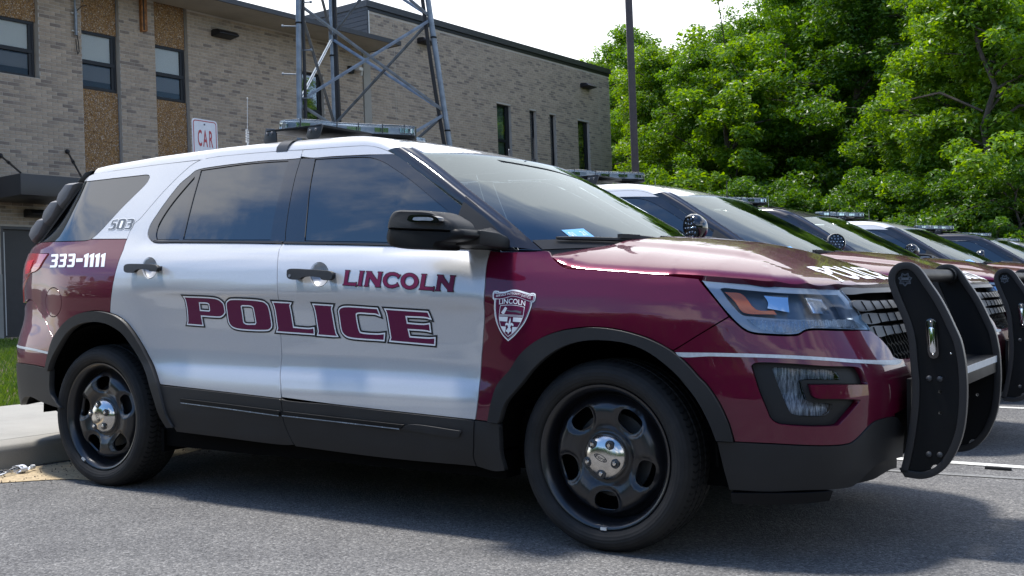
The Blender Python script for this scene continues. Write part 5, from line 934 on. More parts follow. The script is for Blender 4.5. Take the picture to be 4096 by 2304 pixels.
    mb=MB(); mb.box((.985,-.372,.655),(1.165,.372,.69)); mb.box((1.158,-.372,.62),(1.168,.372,.69)); mb.obj('tray','satin_black',pb,bevel=.003)
    mb=MB(); mb.box((1.1685,-.372,.662),(1.1695,.372,.688)); mb.obj('reflective_stripe','reflective_tape',pb)
    mb=MB(); mb.box((1.0,-.372,.33),(1.012,.372,.36)); mb.box((.97,-.372,.40),(.985,.372,.64)); mb.obj('lower_plate','satin_black',pb)
    mb=MB(); mb.box((.972,-.155,.545),(.978,.155,.70)); mb.obj('licence_plate','white_metal',car)
    fac=lambda u,v,off=0.: np.stack([np.asarray(u,float),-.3855-off+0*np.asarray(u,float),np.asarray(v,float)],-1)
    star=[]
    for i in range(14):
        a=math.pi/2*-1+math.pi*i/7; r=.026 if i%2==0 else .0185; star.append((.9713+r*math.cos(a),1.0074+r*math.sin(a)))
    S0=np.array(star); cc=S0.mean(0); sc_=lambda k:[tuple(cc+(p-cc)*k) for p in S0]
    em=decal('maker_emblem',[(S0,[sc_(.9)],'decal_grey',0),(sc_(.80),[sc_(.72)],'decal_grey',0),([(cc[0]-.013,cc[1]-.002),(cc[0]+.013,cc[1]-.002),(cc[0]+.013,cc[1]+.007),(cc[0]-.013,cc[1]+.007)],[],'decal_grey',0)],pb,surf=fac,grid=0)
    text_decal('emblem_lettering',[('BODY',0,lambda v:np.stack([cc[0]-.010+v[:,0]*.0068,cc[1]+v[:,1]*.0055],1))],'decal_black',pb,surf=fac,base=.0022)
    text_decal('emblem_lettering',[('GUARD',0,lambda v:np.stack([cc[0]-.012+v[:,0]*.006,cc[1]-.010+v[:,1]*.0055],1))],'decal_grey',pb,surf=fac,base=.0022)
    # lettering
    items=[];itr=[]
    for k,(o,h) in enumerate(POL):
        o=smooth_loop(o,.02,33); h=[smooth_loop(x,.02,33) for x in h]; tgt=items if k>=2 else itr
        tgt+=[(inset_loop(o,-.0132),[inset_loop(x,.0125) for x in h],'decal_black',0),(inset_loop(o,-.0062),[inset_loop(x,.006) for x in h],'decal_white',1),(o,h,'decal_maroon',2)]
    decal('police_lettering',items,fd[0]); decal('police_lettering',itr,rd[0])
    it=[]
    for o,h in LIN:
        o=np.array(o); h=[np.array(x) for x in h]
        it+=[(o,h,'decal_black',0),(inset_loop(o,.0022),[inset_loop(x,-.0022) for x in h],'decal_maroon',1)]
    decal('town_lettering',it,fd[0])
    decal('phone_number',[(np.array(o),h,'decal_white',0) for o,h in NUM],ql[0])
    un=[(inset_loop(smooth_loop(o,.01,40),-.003),[],'decal_white',0) for o,h in UNIT]+[(smooth_loop(o,.01,40),[smooth_loop(x,.01,40) for x in h],'decal_grey',1) for o,h in UNIT]
    decal('unit_number',un,car)
    sm=lambda k,c=40:smooth_loop(CRE[k],.012,c)
    it=[(sm('shield'),[],'decal_white',0),(inset_loop(sm('shield'),.0045),[],'decal_black',1),(inset_loop(sm('shield'),.006),[],'decal_white',2),(sm('field'),[],'decal_maroon',3),(inset_loop(sm('ribbon'),-.0022),[],'decal_white',4),(sm('ribbon'),[],'decal_maroon',5),(sm('panel_line'),[],'decal_white',4),(sm('panel_fill'),[],'decal_maroon',5),(np.array(CRE['axe']),[],'decal_white',6),(sm('haft'),[],'decal_grey',6),(sm('lowline'),[],'decal_white',4),(sm('lowfill'),[],'decal_maroon',5),(np.array(CRE['lily']),[],'decal_white',7)]
    it+=[(np.array(b),[],'decal_white',6) for b in CRE['bars']]
    decal('town_crest',it,fe[0])
    rb_=CRE['rib_base']; lbase=CRE['lin_base']
    text_decal('crest_lettering',[('SERVICE INTEGRITY JUSTICE',.012,along(rb_,.0085,.97,text_polys('SERVICE INTEGRITY JUSTICE',.012)[0][:,0].max())),('LINCOLN',.02,along(lbase,.020,.98,text_polys('LINCOLN',.02)[0][:,0].max()))],'decal_white',fe[0],base=.0075)
    tw=text_polys('POLICE',.03)[0][:,0].max()
    text_decal('hood_lettering',[('POLICE',.03,lambda v:np.stack([.745-v[:,1]*.135,-.42+v[:,0]/tw*.84],1))],'decal_white',car,surf=lambda a,b,off:hood_z(a,b,off),base=.0025)
    # wheels
    def wheel(x,sg):
        wh=bpy.data.objects.new('wheel',None); COL.objects.link(wh); wh.parent=car; wh.location=(x,-.93*sg,.357); wh.rotation_euler=(0,0 if x==0 else .55,0 if sg>0 else math.pi)
        return wh
    t=MB(); t.lathe([(.268,.018),(.274,.0),(.285,-.016),(.305,-.024),(.325,-.022),(.3405,-.010),(.350,.006),(.356,.020),(.3605,.034),(.3605,.052),(.352,.054),(.352,.060),(.3620,.062),(.3625,.098),(.354,.100),(.354,.108),(.3625,.110),(.3625,.146),(.354,.148),(.354,.156),(.3620,.158),(.3605,.19),(.350,.208),(.325,.232),(.268,.20)],72,'y')
    tyre_me=t.obj('tyre','tyre_rubber',None,True,angle=35)
    # pressed steel disc with five slots
    def yprof(r): return np.interp(r,[0,.07,.085,.10,.12,.145,.17,.19,.205,.215,.222,.23],[.020,.020,.024,.030,.016,.006,.004,.008,.020,.036,.050,.060])
    def disc(u,v,off=0.):
        u=np.asarray(u,float); v=np.asarray(v,float); r=np.hypot(u,v); a=np.arctan2(v,u); y=yprof(r)
        d=np.full(u.shape,9.)
        for k in range(5):
            a0=-math.pi/2+k*2*math.pi/5; du=(u-.166*math.cos(a0)); dv=(v-.166*math.sin(a0)); tt=du*-math.sin(a0)+dv*math.cos(a0); rr=du*math.cos(a0)+dv*math.sin(a0); d=np.minimum(d,np.hypot(tt/.053,rr/.042))
        y=y+.014*np.clip(1.32-d,0,.32)/.32
        return np.stack([u,y-off,v],-1)
    holes=[]
    for k in range(5):
        a0=-math.pi/2+k*2*math.pi/5; h=[]
        for q in range(22):
            b=2*math.pi*q/22; cb=math.copysign(abs(math.cos(b))**.75,math.cos(b)); sb=math.copysign(abs(math.sin(b))**.75,math.sin(b)); tt=.050*cb; rr=.036*sb; tt*=1+.10*(rr/.036)
            h.append((.166*math.cos(a0)+rr*math.cos(a0)-tt*math.sin(a0),.166*math.sin(a0)+rr*math.sin(a0)+tt*math.cos(a0)))
        holes.append(h)
    dsk=panel('rim_disc',circ(0,0,.229,64),'steel_black',None,surf=disc,holes=holes,mirror=False,grid=.009,depth=.012,gap=0,smooth=False)
    rm=MB(); rm.lathe([(.222,.055),(.232,.065),(.238,.070),(.243,.040),(.247,.020),(.252,.010),(.258,.002),(.264,-.004),(.270,-.005),(.274,.004),(.272,.016)],72,'y'); rm=rm.obj('rim','steel_black',None,True,angle=60)
    bk=MB(); bk.lathe([(.0,.10),(.225,.10),(.232,.07)],40,'y'); bk=bk.obj('wheel_shadow_disc','void_black',None); bk.name='wheel_shade_disc'  # black disc added to stand in for the shade behind the slots
    br=MB(); br.lathe([(.05,.085),(.160,.085),(.160,.095)],40,'y'); br=br.obj('brake_disc','graphite',None)
    cp=MB(); cp.lathe([(0,-.026),(.03,-.0255),(.055,-.020),(.075,-.008),(.086,.006),(.091,.016),(.091,.026)],48,'y'); cp=cp.obj('hub_cap','chrome',None,True)
    lg=[]; 
    for k in range(5):
        a0=-math.pi/2+k*2*math.pi/5; l=MB(); l.lathe([(0,-.026),(.006,-.0255),(.0085,-.022),(.0095,-.010),(.015,-.009),(.0165,-.004)],14,'y'); l.V=[(a+.060*math.cos(a0),b-.004,c_+.060*math.sin(a0)) for a,b,c_ in l.V]; lg.append(l.obj('lug_nut','chrome',None,True))
        l=MB(); l.lathe([(.0105,-.0215),(.0175,-.0195),(.0185,-.016)],16,'y'); l.V=[(a+.060*math.cos(a0),b-.0025,c_+.060*math.sin(a0)) for a,b,c_ in l.V]; lg.append(l.obj('lug_shade_ring','graphite',None,True))  # dark ring laid over the cap paints in the shade of a lug pocket
    ov=MB(); V=[];F=[]
    for i in range(24):
        a=2*math.pi*i/24
        for rr in (1,.86): V.append((.028*rr*math.cos(a),-.0272,.0115*rr*math.sin(a)))
    F=[(2*i,2*((i+1)%24),2*((i+1)%24)+1,2*i+1) for i in range(24)]; ov.add(V,F)
    tv,tt=text_polys('Ford',.0); tw_=tv[:,0].max(); ov.add([(.020*(2*q[0]/tw_-1),-.0274,(q[1]-.42)*.0125) for q in tv],tt); 
    an=R_(-25); ov.V=[(a*math.cos(an)-c_*math.sin(an),b,a*math.sin(an)+c_*math.cos(an)) for a,b,c_ in ov.V]; ov=ov.obj('cap_badge','graphite',None,fix=False)
    wt=MB(); wt.box((-.012,-.010,.262),(.012,-.002,.272)); wt=wt.obj('balance_weight','white_metal',None); wt.rotation_euler=(0,math.pi,0)
    first=True
    for x in (0,-2.863):
        for sg in (1,-1):
            wh=wheel(x,sg)
            for o in (tyre_me,dsk,rm,bk,br,cp,*lg,ov,wt):
                c_=o if first else o.copy()
                if not first: COL.objects.link(c_)
                c_.parent=wh
            first=False
    return car
# ================= the lot =================
def flat(name,pts,z,m,k='structure'):
    o=mesh_obj(name,[(x,y,z) for x,y in pts],[tuple(range(len(pts)))],m); kind(o,k); return o
flat('parking_lot',[(-3.775,-60),(90,-60),(90,140),(-3.775,140)],0,'asphalt')
def blob(name,cx,cy,rx,ry,z,m,n=40,seed=1,k='structure'):
    r=random.Random(seed); ph=[r.uniform(0,6.28) for _ in range(5)]
    P=[]
    for i in range(n):
        a=2*math.pi*i/n; q=1+.16*math.sin(2*a+ph[0])+.10*math.sin(5*a+ph[1])+.06*math.sin(9*a+ph[2]); P.append((cx+rx*q*math.cos(a),cy+ry*q*math.sin(a)))
    o=mesh_obj(name,[(x,y,z) for x,y in P],[tuple(range(n))],m); return kind(o,k)
sd=[(-3.77,-2.2),(-3.50,-1.6),(-3.42,-.95),(-3.52,-.35),(-3.35,-.05),(-3.18,.12),(-2.98,.14),(-3.10,.34),(-3.28,.46),(-3.30,.85),(-3.45,1.4),(-3.55,2.4),(-3.62,5),(-3.772,9),(-3.772,-2.2)]
so_=smooth_loop([(x+random.uniform(-.01,.01),y) for x,y in sd[:-2]],.06,80); o=mesh_obj('gutter_sand',[(min(x,-1.0),y,.004) for x,y in so_]+[(-3.772,9,.004),(-3.772,-2.2,.004)],[tuple(range(len(so_)+2))],'sand'); kind(o,'structure')
# grains and grit scattered on the sand edge and asphalt
g=MB(); rg=random.Random(3)
for i in range(900):
    x=-3.75+abs(rg.gauss(0,.28)); y=rg.uniform(-2,2.4)+.35; s=rg.uniform(.002,.006); z=.004
    if x>-2.6: continue
    g.add([(x-s,y,z),(x+s*.7,y-s,z),(x+s*.6,y+s,z),(x,y,z+s*1.2)],[(0,1,3),(1,2,3),(2,0,3)])
kind(g.obj('gutter_grit','bark'),'stuff')
# kerb and pavement behind the cars
k=MB(); prof=[(-3.772,0),(-3.778,.10),(-3.788,.128),(-3.808,.138),(-3.975,.142),(-3.975,-.05)]
for i in range(-10,14):
    y0=i*3.0+.006; y1=(i+1)*3.0-.006; n=len(prof); k.add([(x,y0,z) for x,z in prof]+[(x,y1,z) for x,z in prof],[tuple(range(n)),tuple(range(n,2*n))]+[(a,(a+1)%n,n+(a+1)%n,n+a) for a in range(n)])
ko=kind(k.obj('kerb','kerb_concrete',smooth=True,angle=50),'structure')
for i in range(-12,24):
    pv=MB(); y0=i*1.52+.1; pv.box((-5.70,y0+.004,-.05),(-3.985,y0+1.512,.143)); o=pv.obj('pavement_slab' if 0 else 'slab','sidewalk_concrete',bevel=.006); o.parent=ko
SLAB=[o for o in ko.children]
flat('lawn',[(-60,-60),(-5.70,-60),(-5.70,140),(-60,140)],.115,'soil')
# grass
gb=MB(); rg=random.Random(8)
n=0
V=[];F=[]
while n<26000:
    t=rg.random()**1.3; x=-5.72-t*10.2; y=rg.uniform(.2,9.5)
    # keep to the wedge beside the parked row that one can see past
    if y<1.0+(-5.7-x)*.60-.8 or y>1.0+(-5.7-x)*.78+1.6: continue
    h=rg.uniform(.035,.085)*(1+.3*math.sin(x*3)*math.sin(y*2.3)); a=rg.uniform(0,6.28); w=rg.uniform(.003,.006); lx,ly=math.cos(a)*h*.5,math.sin(a)*h*.5; b=len(V)
    V+=[(x-w*math.sin(a),y+w*math.cos(a),.11),(x+w*math.sin(a),y-w*math.cos(a),.11),(x+lx*.4+w*.6*math.sin(a),y+ly*.4,.115+h*.65),(x+lx,y+ly,.115+h)]; F+=[(b,b+1,b+2),(b,b+2,b+3)]; n+=1
o=mesh_obj('grass',V,F,'grass_blades'); kind(o,'stuff')
# painted bay lines
for i in range(0,8):
    y=2.79+3.0*i; x0=-3.3
    o=flat('bay_line',[(x0,y-.05),(1.55+.11*i,y+.02),(1.55+.11*i,y+.115),(x0,y+.045)],.004,'line_paint')
flat('old_bay_line',[(.45,2.38),(2.2,2.56),(2.2,2.62),(.45,2.44)],.004,'faded_line')
d=MB(); d.box((.90,2.705,.001),(1.03,2.735,.016)); tag(d.obj('rubber_scrap','debris_dark',bevel=.003),'small dark strip of rubber lying by the white bay line','debris')
# crushed bottle in the gutter
bt=thing('plastic_bottle','crushed clear plastic bottle with white label lying in the sand by the kerb','bottle',(-3.60,.08,.005),rot=(0,0,1.62))
b=MB(); pr=[(.0,-.115),(.026,-.113),(.031,-.10),(.030,-.06),(.027,-.02),(.031,.02),(.030,.05),(.018,.085),(.0115,.095),(.0115,.108)]
b.lathe(pr,20,'x'); rg=random.Random(4); b.V=[(x,y*(1.15+.15*math.sin(x*60)),.020+z*(.55+.2*math.sin(x*45+1))+.003*math.sin(x*140+y*90)) for x,y,z in b.V]; b.obj('bottle_body','bottle_plastic',bt,True)
b=MB(); b.lathe([(.0325,.005),(.0325,.048)],20,'x'); b.V=[(x,y*1.25,.0205+z*.66) for x,y,z in b.V]; b.obj('label','paper_label',bt,True)
b=MB(); b.lathe([(0,.120),(.014,.119),(.0145,.102),(.0,.101)],14,'x'); b.V=[(x,y,.020+z*.9) for x,y,z in b.V]; b.obj('cap','white_metal',bt,True)
# ================= police building =================
BB=.075
YD=np.array([BB,1,0])/math.hypot(BB,1); ZD=np.array([-.033,0,1.]); ZD/=np.linalg.norm(ZD); ZD-=YD*(ZD@YD); ZD/=np.linalg.norm(ZD); ND=np.cross(YD,ZD); BO=np.array([-16.2,8.5,.15])
def fr(a,n,h): return tuple(BO+YD*a+ND*n+ZD*h)      # along the wall, out of it, up it
bld=thing('police_building','long tan brick building with dark window strips and flat roof behind the cars','building',tuple(BO))
bld_off=np.array(BO)
def bobj(mb,name,m,parent=None,**k):
    mb.V=[tuple(np.array(v)-bld_off) for v in mb.V]; return mb.obj(name,m,parent or bld,**k)
def bbox(a0,a1,n0,n1,h0,h1,mb=None):
    mb=mb or MB(); f=lambda x,y,z: fr(x,y,z); mb.box((a0,n0,h0),(a1,n1,h1),f); return mb
# openings: (a0,a1,h0,h1)
OPEN=[(-.72,.72,4.745,6.75),(1.60,2.43,1.0,6.75),(3.25,4.06,1.0,6.75),(7.22,7.93,3.3,5.87),(-.12,.68,-.1,2.0),(9.26,9.52,-.1,6.75),(14.72,15.40,3.3,6.05),(16.34,16.68,3.3,6.05),(17.39,17.72,3.3,6.05),(18.96,19.63,3.3,6.04)]
wall=MB(); 
def wall_cells(a0,a1,h0,h1,ops):
    """rectangles of wall left between the openings"""
    xs=sorted({a0,a1,*[min(max(o[i],a0),a1) for o in ops for i in (0,1)]}); res=[]
    for x0,x1 in zip(xs[:-1],xs[1:]):
        if x1-x0<1e-6: continue
        m=(x0+x1)/2; cuts=sorted((o[2],o[3]) for o in ops if o[0]<m<o[1]); z=h0
        for c0,c1 in cuts:
            if c0>z: res.append((x0,x1,z,min(c0,h1)))
            z=max(z,c1)
        if z<h1: res.append((x0,x1,z,h1))
    return res
for c in wall_cells(-9,9.52,0,6.72,OPEN)+wall_cells(9.52,20.955,0,7.70,OPEN): bbox(c[0],c[1],-.24,-.006,c[2],c[3],wall)
bbox(9.52,20.955,-9,-8.8,0,7.7,wall); bbox(20.76,20.957,-9,-.24,0,7.70,wall); bbox(9.50,9.70,-9,-.24,0,6.8,wall)
bobj(wall,'mortar_wall','mortar')
bricks=[]; CH=.0677; ML=.2125; rb=random.Random(11)
def add_row(a0,a1,h0,h1):
    j0=int(math.ceil(h0/CH-.01)); 
    for j in range(int(h0/CH),int(h1/CH)):
        z=j*CH
        if z+CH>h1+.001 or z<h0-.03: continue
        ops=[o for o in OPEN if o[2]-.02<z+CH/2<o[3]+.02]
        x=math.floor(a0/ML)*ML+(ML/2 if j%2 else 0)-ML
        while x<a1:
            p0=max(x,a0); p1=min(x+ML-.0095,a1); segs=[(p0,p1)]
            for o in ops:
                ns=[]
                for s in segs:
                    if o[1]<=s[0] or o[0]>=s[1]: ns.append(s)
                    else:
                        if s[0]<o[0]: ns.append((s[0],o[0]))
                        if s[1]>o[1]: ns.append((o[1],s[1]))
                segs=ns
            for s in segs:
                if s[1]-s[0]>.03:
                    edge=any(abs(s[0]-o[1])<.02 or abs(s[1]-o[0])<.02 for o in ops); bricks.append((s[0],s[1],z+.005,z+CH-.0045,.13 if edge else .02))
            x+=ML
add_row(-.95,9.26,1.6,6.7); add_row(9.52,20.955,3.5,7.70)
campx=lambda p:((p-CAM_POS)@FWD,(p-CAM_POS)@RGT,(p-CAM_POS)@UPV)
full=[];rest=[]
for b in bricks:
    c=np.array(fr((b[0]+b[1])/2,0,(b[2]+b[3])/2)); d,u,v=campx(c); vis=abs(u/d)<.457 and abs(v/d)<.2573
    hid=(b[2]<2.75 and b[0]<1.4)
    (full if vis and not hid and abs(b[1]-b[0]-.203)<.002 and b[4]<.1 else rest).append((d,b))
full.sort(key=lambda t:t[0]); near=full[:300]; rest+=full[300:]
def pick(): return rb.choices(range(5),[.34,.22,.22,.14,.08])[0]
def brickbox(mb,b,mi=None):
    o=rb.uniform(-.0012,.0012); V=[fr(*q) for q in ((b[0],-b[4],b[2]),(b[1],-b[4],b[2]),(b[1],-b[4],b[3]),(b[0],-b[4],b[3]),(b[0]+.001,o,b[2]+.001),(b[1]-.001,o,b[2]+.001),(b[1]-.001,o,b[3]-.001),(b[0]+.001,o,b[3]-.001))]
    if mi is not None: mb.mi=mi
    mb.add(V,[(4,5,6,7),(0,1,5,4),(1,2,6,5),(2,3,7,6),(3,0,4,7)])
bm_=MB()
for _,b in rest: brickbox(bm_,b,pick())
o=bobj(bm_,'brickwork',['brick_%d'%i for i in range(5)],fix=False); kind(o,'stuff')
proto=None
for mi in range(5):
    pm=MB(); pm.add([fr(*q) for q in ((-.1015,-.02,.0),(.1015,-.02,.0),(.1015,-.02,.0582),(-.1015,-.02,.0582),(-.1005,0,.001),(.1005,0,.001),(.1005,0,.0572),(-.1005,0,.0572))],[(4,5,6,7),(0,1,5,4),(1,2,6,5),(2,3,7,6),(3,0,4,7)])
    pm.V=[tuple(np.array(v)-BO) for v in pm.V]
    me=bpy.data.meshes.new('brick'); me.from_pydata(pm.V,[],pm.F); me.materials.append(MATS['brick_%d'%mi]); 
    proto=(proto or [])+[me]
for _,b in near:
    o=bpy.data.objects.new('brick',proto[pick()]); COL.objects.link(o); o.parent=bld; o.location=tuple(YD*(b[0]+b[1])/2+ND*rb.uniform(-.0012,.0012)+ZD*b[2])
# pebble panels
for a0,a1,h0,h1 in ((-.72,.72,5.80,6.72),(1.60,2.43,5.83,6.72),(1.60,2.43,1.0,4.70),(3.25,4.06,5.83,6.72),(3.25,4.06,1.0,4.71)):
    bobj(bbox(a0+.002,a1-.002,-.16,-.095,h0,h1),'aggregate_panel','pebble_aggregate')
    if a0>0: bobj(bbox(a1-.014,a1-.002,-.094,-.088,h0,h1),'panel_bead','galvanised')
def window(a0,a1,h0,h1,dep=-.10,split=.47,pane='window_glass',blind=True):
    w=bobj(bbox(a0+.003,a1-.003,dep-.05,dep-.045,h0,h1),'window','dark_room')
    t=.05
    f=MB(); bbox(a0+.003,a0+t,dep-.04,dep+.01,h0,h1,f); bbox(a1-t,a1-.003,dep-.04,dep+.01,h0,h1,f); bbox(a0+t,a1-t,dep-.04,dep+.01,h1-t,h1,f); bbox(a0+t,a1-t,dep-.04,dep+.012,h0,h0+t,f); hm=h0+(h1-h0)*split; bbox(a0+t,a1-t,dep-.035,dep+.016,hm-.035,hm+.035,f); bbox(a1-t-.06,a1-t,dep-.035,dep,h0+t,h1-t,f)
    bobj(f,'frame','window_frame',w)
    ob=[bbox(a0+t,a1-t-.06,dep-.022,dep-.018,hm+.035,h1-t),bbox(a0+t,a1-t-.06,dep-.026,dep-.022,h0+t,hm-.035)]
    for k_,x in enumerate(ob): bobj(x,'pane',pane,w)
    if blind: bobj(bbox(a0+t,a1-t-.06,dep-.040,dep-.036,hm,h1-t),'blind','blind',w); bobj(bbox(a0+t,a1-t-.06,dep-.041,dep-.037,h0+t+.12,hm-.06),'curtain','curtain',w)
    # children keep building space
    return w
for a0,a1,h0,h1 in ((-.72,.68,4.75,5.79),(1.60,2.40,4.71,5.82),(3.25,4.03,4.72,5.82)): window(a0,a1,h0,h1)
window(7.22,7.93,4.2,5.87,blind=False)
for a0,a1 in ((16.34,16.68),(17.39,17.72)):
    w=bobj(bbox(a0,a1,-.16,-.155,3.3,6.05),'slit_window','dark_room'); f=MB(); bbox(a0,a0+.03,-.15,-.10,3.3,6.05,f); bbox(a1-.03,a1,-.15,-.10,3.3,6.05,f); bbox(a0+.03,a1-.03,-.15,-.10,6.0,6.05,f); bobj(f,'frame','window_frame',w); bobj(bbox(a0+.03,a1-.03,-.125,-.12,3.3,6.0),'pane','window_glass',w)
for a0,a1,pl_ in ((14.72,15.40,True),(18.96,19.63,False)):
    w=bobj(bbox(a0,a1,-.20,-.195,3.3,6.05),'tall_window','dark_room'); f=MB(); bbox(a0,a0+.04,-.15,-.09,3.3,6.05,f); bbox(a1-.16,a1,-.15,-.09,3.3,6.05,f); bbox(a0+.04,a1-.16,-.15,-.09,6.0,6.05,f)
    if pl_: bbox(a0+.04,a1-.16,-.15,-.10,4.98,5.06,f)
    bobj(f,'frame','window_frame',w); bobj(bbox(a0+.04,a1-.16,-.115,-.11,3.3,6.0),'pane','window_glass',w)
    if pl_: bobj(bbox(a0+.04,a1-.18,-.17,-.165,3.3,6.0),'blind','green_film',w)
# parapets, roofs, overhanging eaves and the dark-clad end of the higher wing
e=MB(); bbox(-9,9.56,.012,1.0,6.665,6.70,e); bobj(e,'soffit','soffit_paint')
e=MB(); bbox(-9,9.57,.99,1.03,6.655,6.76,e); bbox(9.53,9.57,.0,.99,6.655,6.76,e); bobj(e,'eaves_fascia','fascia_metal')
bobj(bbox(-9,9.55,-9,.995,6.72,6.752),'lower_roof','roof_membrane')
e=MB(); bbox(9.44,21.03,-.30,.05,7.79,7.95,e); bbox(9.44,9.74,-9,-.30,7.79,7.95,e); bbox(20.73,21.03,-9,-.30,7.79,7.95,e); bobj(e,'parapet_coping','fascia_metal')
e=MB(); bbox(9.50,20.97,-.2,.015,7.70,7.79,e); bobj(e,'parapet_band','dark_bronze')
bobj(bbox(9.52,20.95,-9,-.3,7.5,7.6),'upper_roof','roof_membrane')
for i in range(9): 
    h=6.76+i*.117; bobj(bbox(9.47,9.515,-9,.02,h+.004,min(h+.113,7.79)),'cladding_board','shed_metal')
bobj(bbox(9.515,9.55,.0,.024,6.95,7.70),'corner_flashing','white_metal'); bobj(bbox(9.55,10.0,.0,.022,6.93,6.97),'corner_flashing','white_metal')
bobj(bbox(9.27,9.515,-.10,.035,0,6.66),'concrete_post','sidewalk_concrete')
for a in (10.45,13.9,20.28): bobj(bbox(a,a+.012,-.004,.002,3.2,7.69),'movement_joint','soffit_paint')
bobj(bbox(-.95,-.12,-.02,.02,.0,1.14),'plinth','plinth'); bobj(bbox(.68,7,-.02,.02,.0,1.14),'plinth','plinth')
# door below the canopy
dr=bobj(bbox(-.06,.64,-.12,-.08,.02,1.95),'door','door_paint'); bobj(bbox(-.03,-.012,-.079,-.07,.05,1.90),'door_edge','door_edge',dr); f=MB(); bbox(-.12,-.06,-.12,-.02,0,2.0,f); bbox(.64,.68,-.12,-.02,0,2.0,f); bbox(-.06,.64,-.12,-.02,1.95,2.0,f); bobj(f,'door_frame','fascia_metal',dr)
can=bobj(bbox(-.47,.80,.03,1.30,2.42,2.78),'entrance_canopy','fascia_metal',bevel=.01)
for (a,h),(a2,h2) in (((1.22,3.44),(.72,2.79)),((-.09,3.25),(-.42,2.78))):
    m_=MB(); p0=fr(a,.02,h); p1=fr(a2,1.22,h2+.02); m_.tube([p0,p1],.018,8); q0=np.array(p0)*.62+np.array(p1)*.38; q1=np.array(p0)*.55+np.array(p1)*.45; m_.tube([q0,q1],.03,8); m_.sphere(p0,.045,10,6); bobj(m_,'canopy_tie_rod','dark_bronze',can,smooth=True)
def wall_lamp(a,h,w,label,s=1.):
    t=thing('wall_lamp',label,'wall lamp',fr(a,.0,h),'wall packs on the building')
    mb=MB(); L2=w/2; 
    pr=[(.0,.10),(.06,.12),(.22,.10),(.30,.03),(.30,.0),(.0,-.03)]
    V=[];n=len(pr)
    for x in (-L2,L2): V+=[tuple(np.array(fr(a+x,n_*s,h+z_*s))-np.array(fr(a,0,h))) for n_,z_ in pr]
    mb.add(V,[tuple(range(n)),tuple(range(n,2*n))]+[(i,(i+1)%n,n+(i+1)%n,n+i) for i in range(n)]); mb.obj('lamp_body','dark_bronze',t,bevel=.015)
    mb=MB(); V=[tuple(np.array(fr(a+x,n_*s,h+z_))-np.array(fr(a,0,h))) for x,n_,z_ in ((-L2*.85,.05,-.032),(L2*.85,.05,-.032),(L2*.85,.28,-.008),(-L2*.85,.28,-.008))]; mb.add(V,[(0,1,2,3)]); mb.obj('lamp_lens','window_frame',t,fix=False)
wall_lamp(4.93,6.24,.52,'dark wall lamp high on the brick between third window and lattice mast'); wall_lamp(11.60,7.22,.50,'dark wall lamp just under the parapet right of the lattice mast'); wall_lamp(19.45,7.13,.55,'dark wall lamp near the far corner of the brick wing'); wall_lamp(.53,2.20,.42,'dark wall lamp in the shade under the entrance canopy')
# wall fittings
t=thing('floodlight','small grey twin-head fitting on the wall beside the white post','floodlight',fr(8.9,.0,6.12))
mb=MB(); mb.box((-.05,-.16,-.10),(.09,-.02,.08)); mb.obj('junction_box','dark_bronze',t,bevel=.01); mb=MB(); mb.box((.06,.02,-.02),(.22,.16,.06)); mb.box((.10,.17,-.12),(.16,.21,.02)); mb.obj('lamp_head','white_metal',t,bevel=.01)
t=thing('conduit','galvanised antenna conduit strapped to the brick pier with loose black cable','conduit',fr(1.42,.0,5.7))
P0=np.array(fr(1.42,0,5.7)); rel=lambda a,n_,h:tuple(np.array(fr(a,n_,h))-P0)
mb=MB(); mb.tube([rel(1.44,.06,5.68),rel(1.44,.06,7.0)],.018,8); mb.tube([rel(1.45,.06,5.66),rel(1.45,.06,6.16)],.030,8); mb.obj('pipe','galvanised',t,True); 
mb=MB(); mb.box((-.07,-.0,0),(.07,.03,.02)); 
for h in (5.74,6.08):
    q=MB(); q.tube([rel(1.38,.03,h),rel(1.52,.03,h)],.016,6); q.obj('clamp','white_metal',t)
mb=MB(); mb.tube([rel(1.46,.07,5.68),rel(1.49,.07,5.50),rel(1.50,.06,5.36),rel(1.48,.05,5.30),rel(1.46,.05,5.40),rel(1.46,.03,5.60)],.009,6); mb.tube([rel(1.46,.08,6.12),rel(1.55,.10,6.22),rel(1.64,.12,6.25)],.009,6); mb.obj('cable','cable',t,True)
t=thing('downpipe_stub','rusty steel channel hanging down the middle brick pier','bracket',fr(2.97,0,6.0)); P0=np.array(fr(2.97,0,6.0))
mb=MB(); mb.add([rel(*q) for q in ((2.90,.0,5.99),(3.03,.0,6.01),(3.03,.0,6.66),(2.90,.0,6.66),(2.90,.08,5.99),(3.03,.08,6.01),(3.03,.08,6.66),(2.90,.08,6.66))],[(0,3,2,1),(4,5,6,7),(0,1,5,4),(1,2,6,5),(2,3,7,6),(3,0,4,7)]); mb.obj('channel','rust',t); mb=MB(); mb.add([rel(*q) for q in ((2.93,.081,6.02),(2.965,.081,6.02),(2.965,.081,6.64),(2.93,.081,6.64))],[(0,1,2,3)]); mb.obj('channel_slot','debris_dark',t,fix=False)
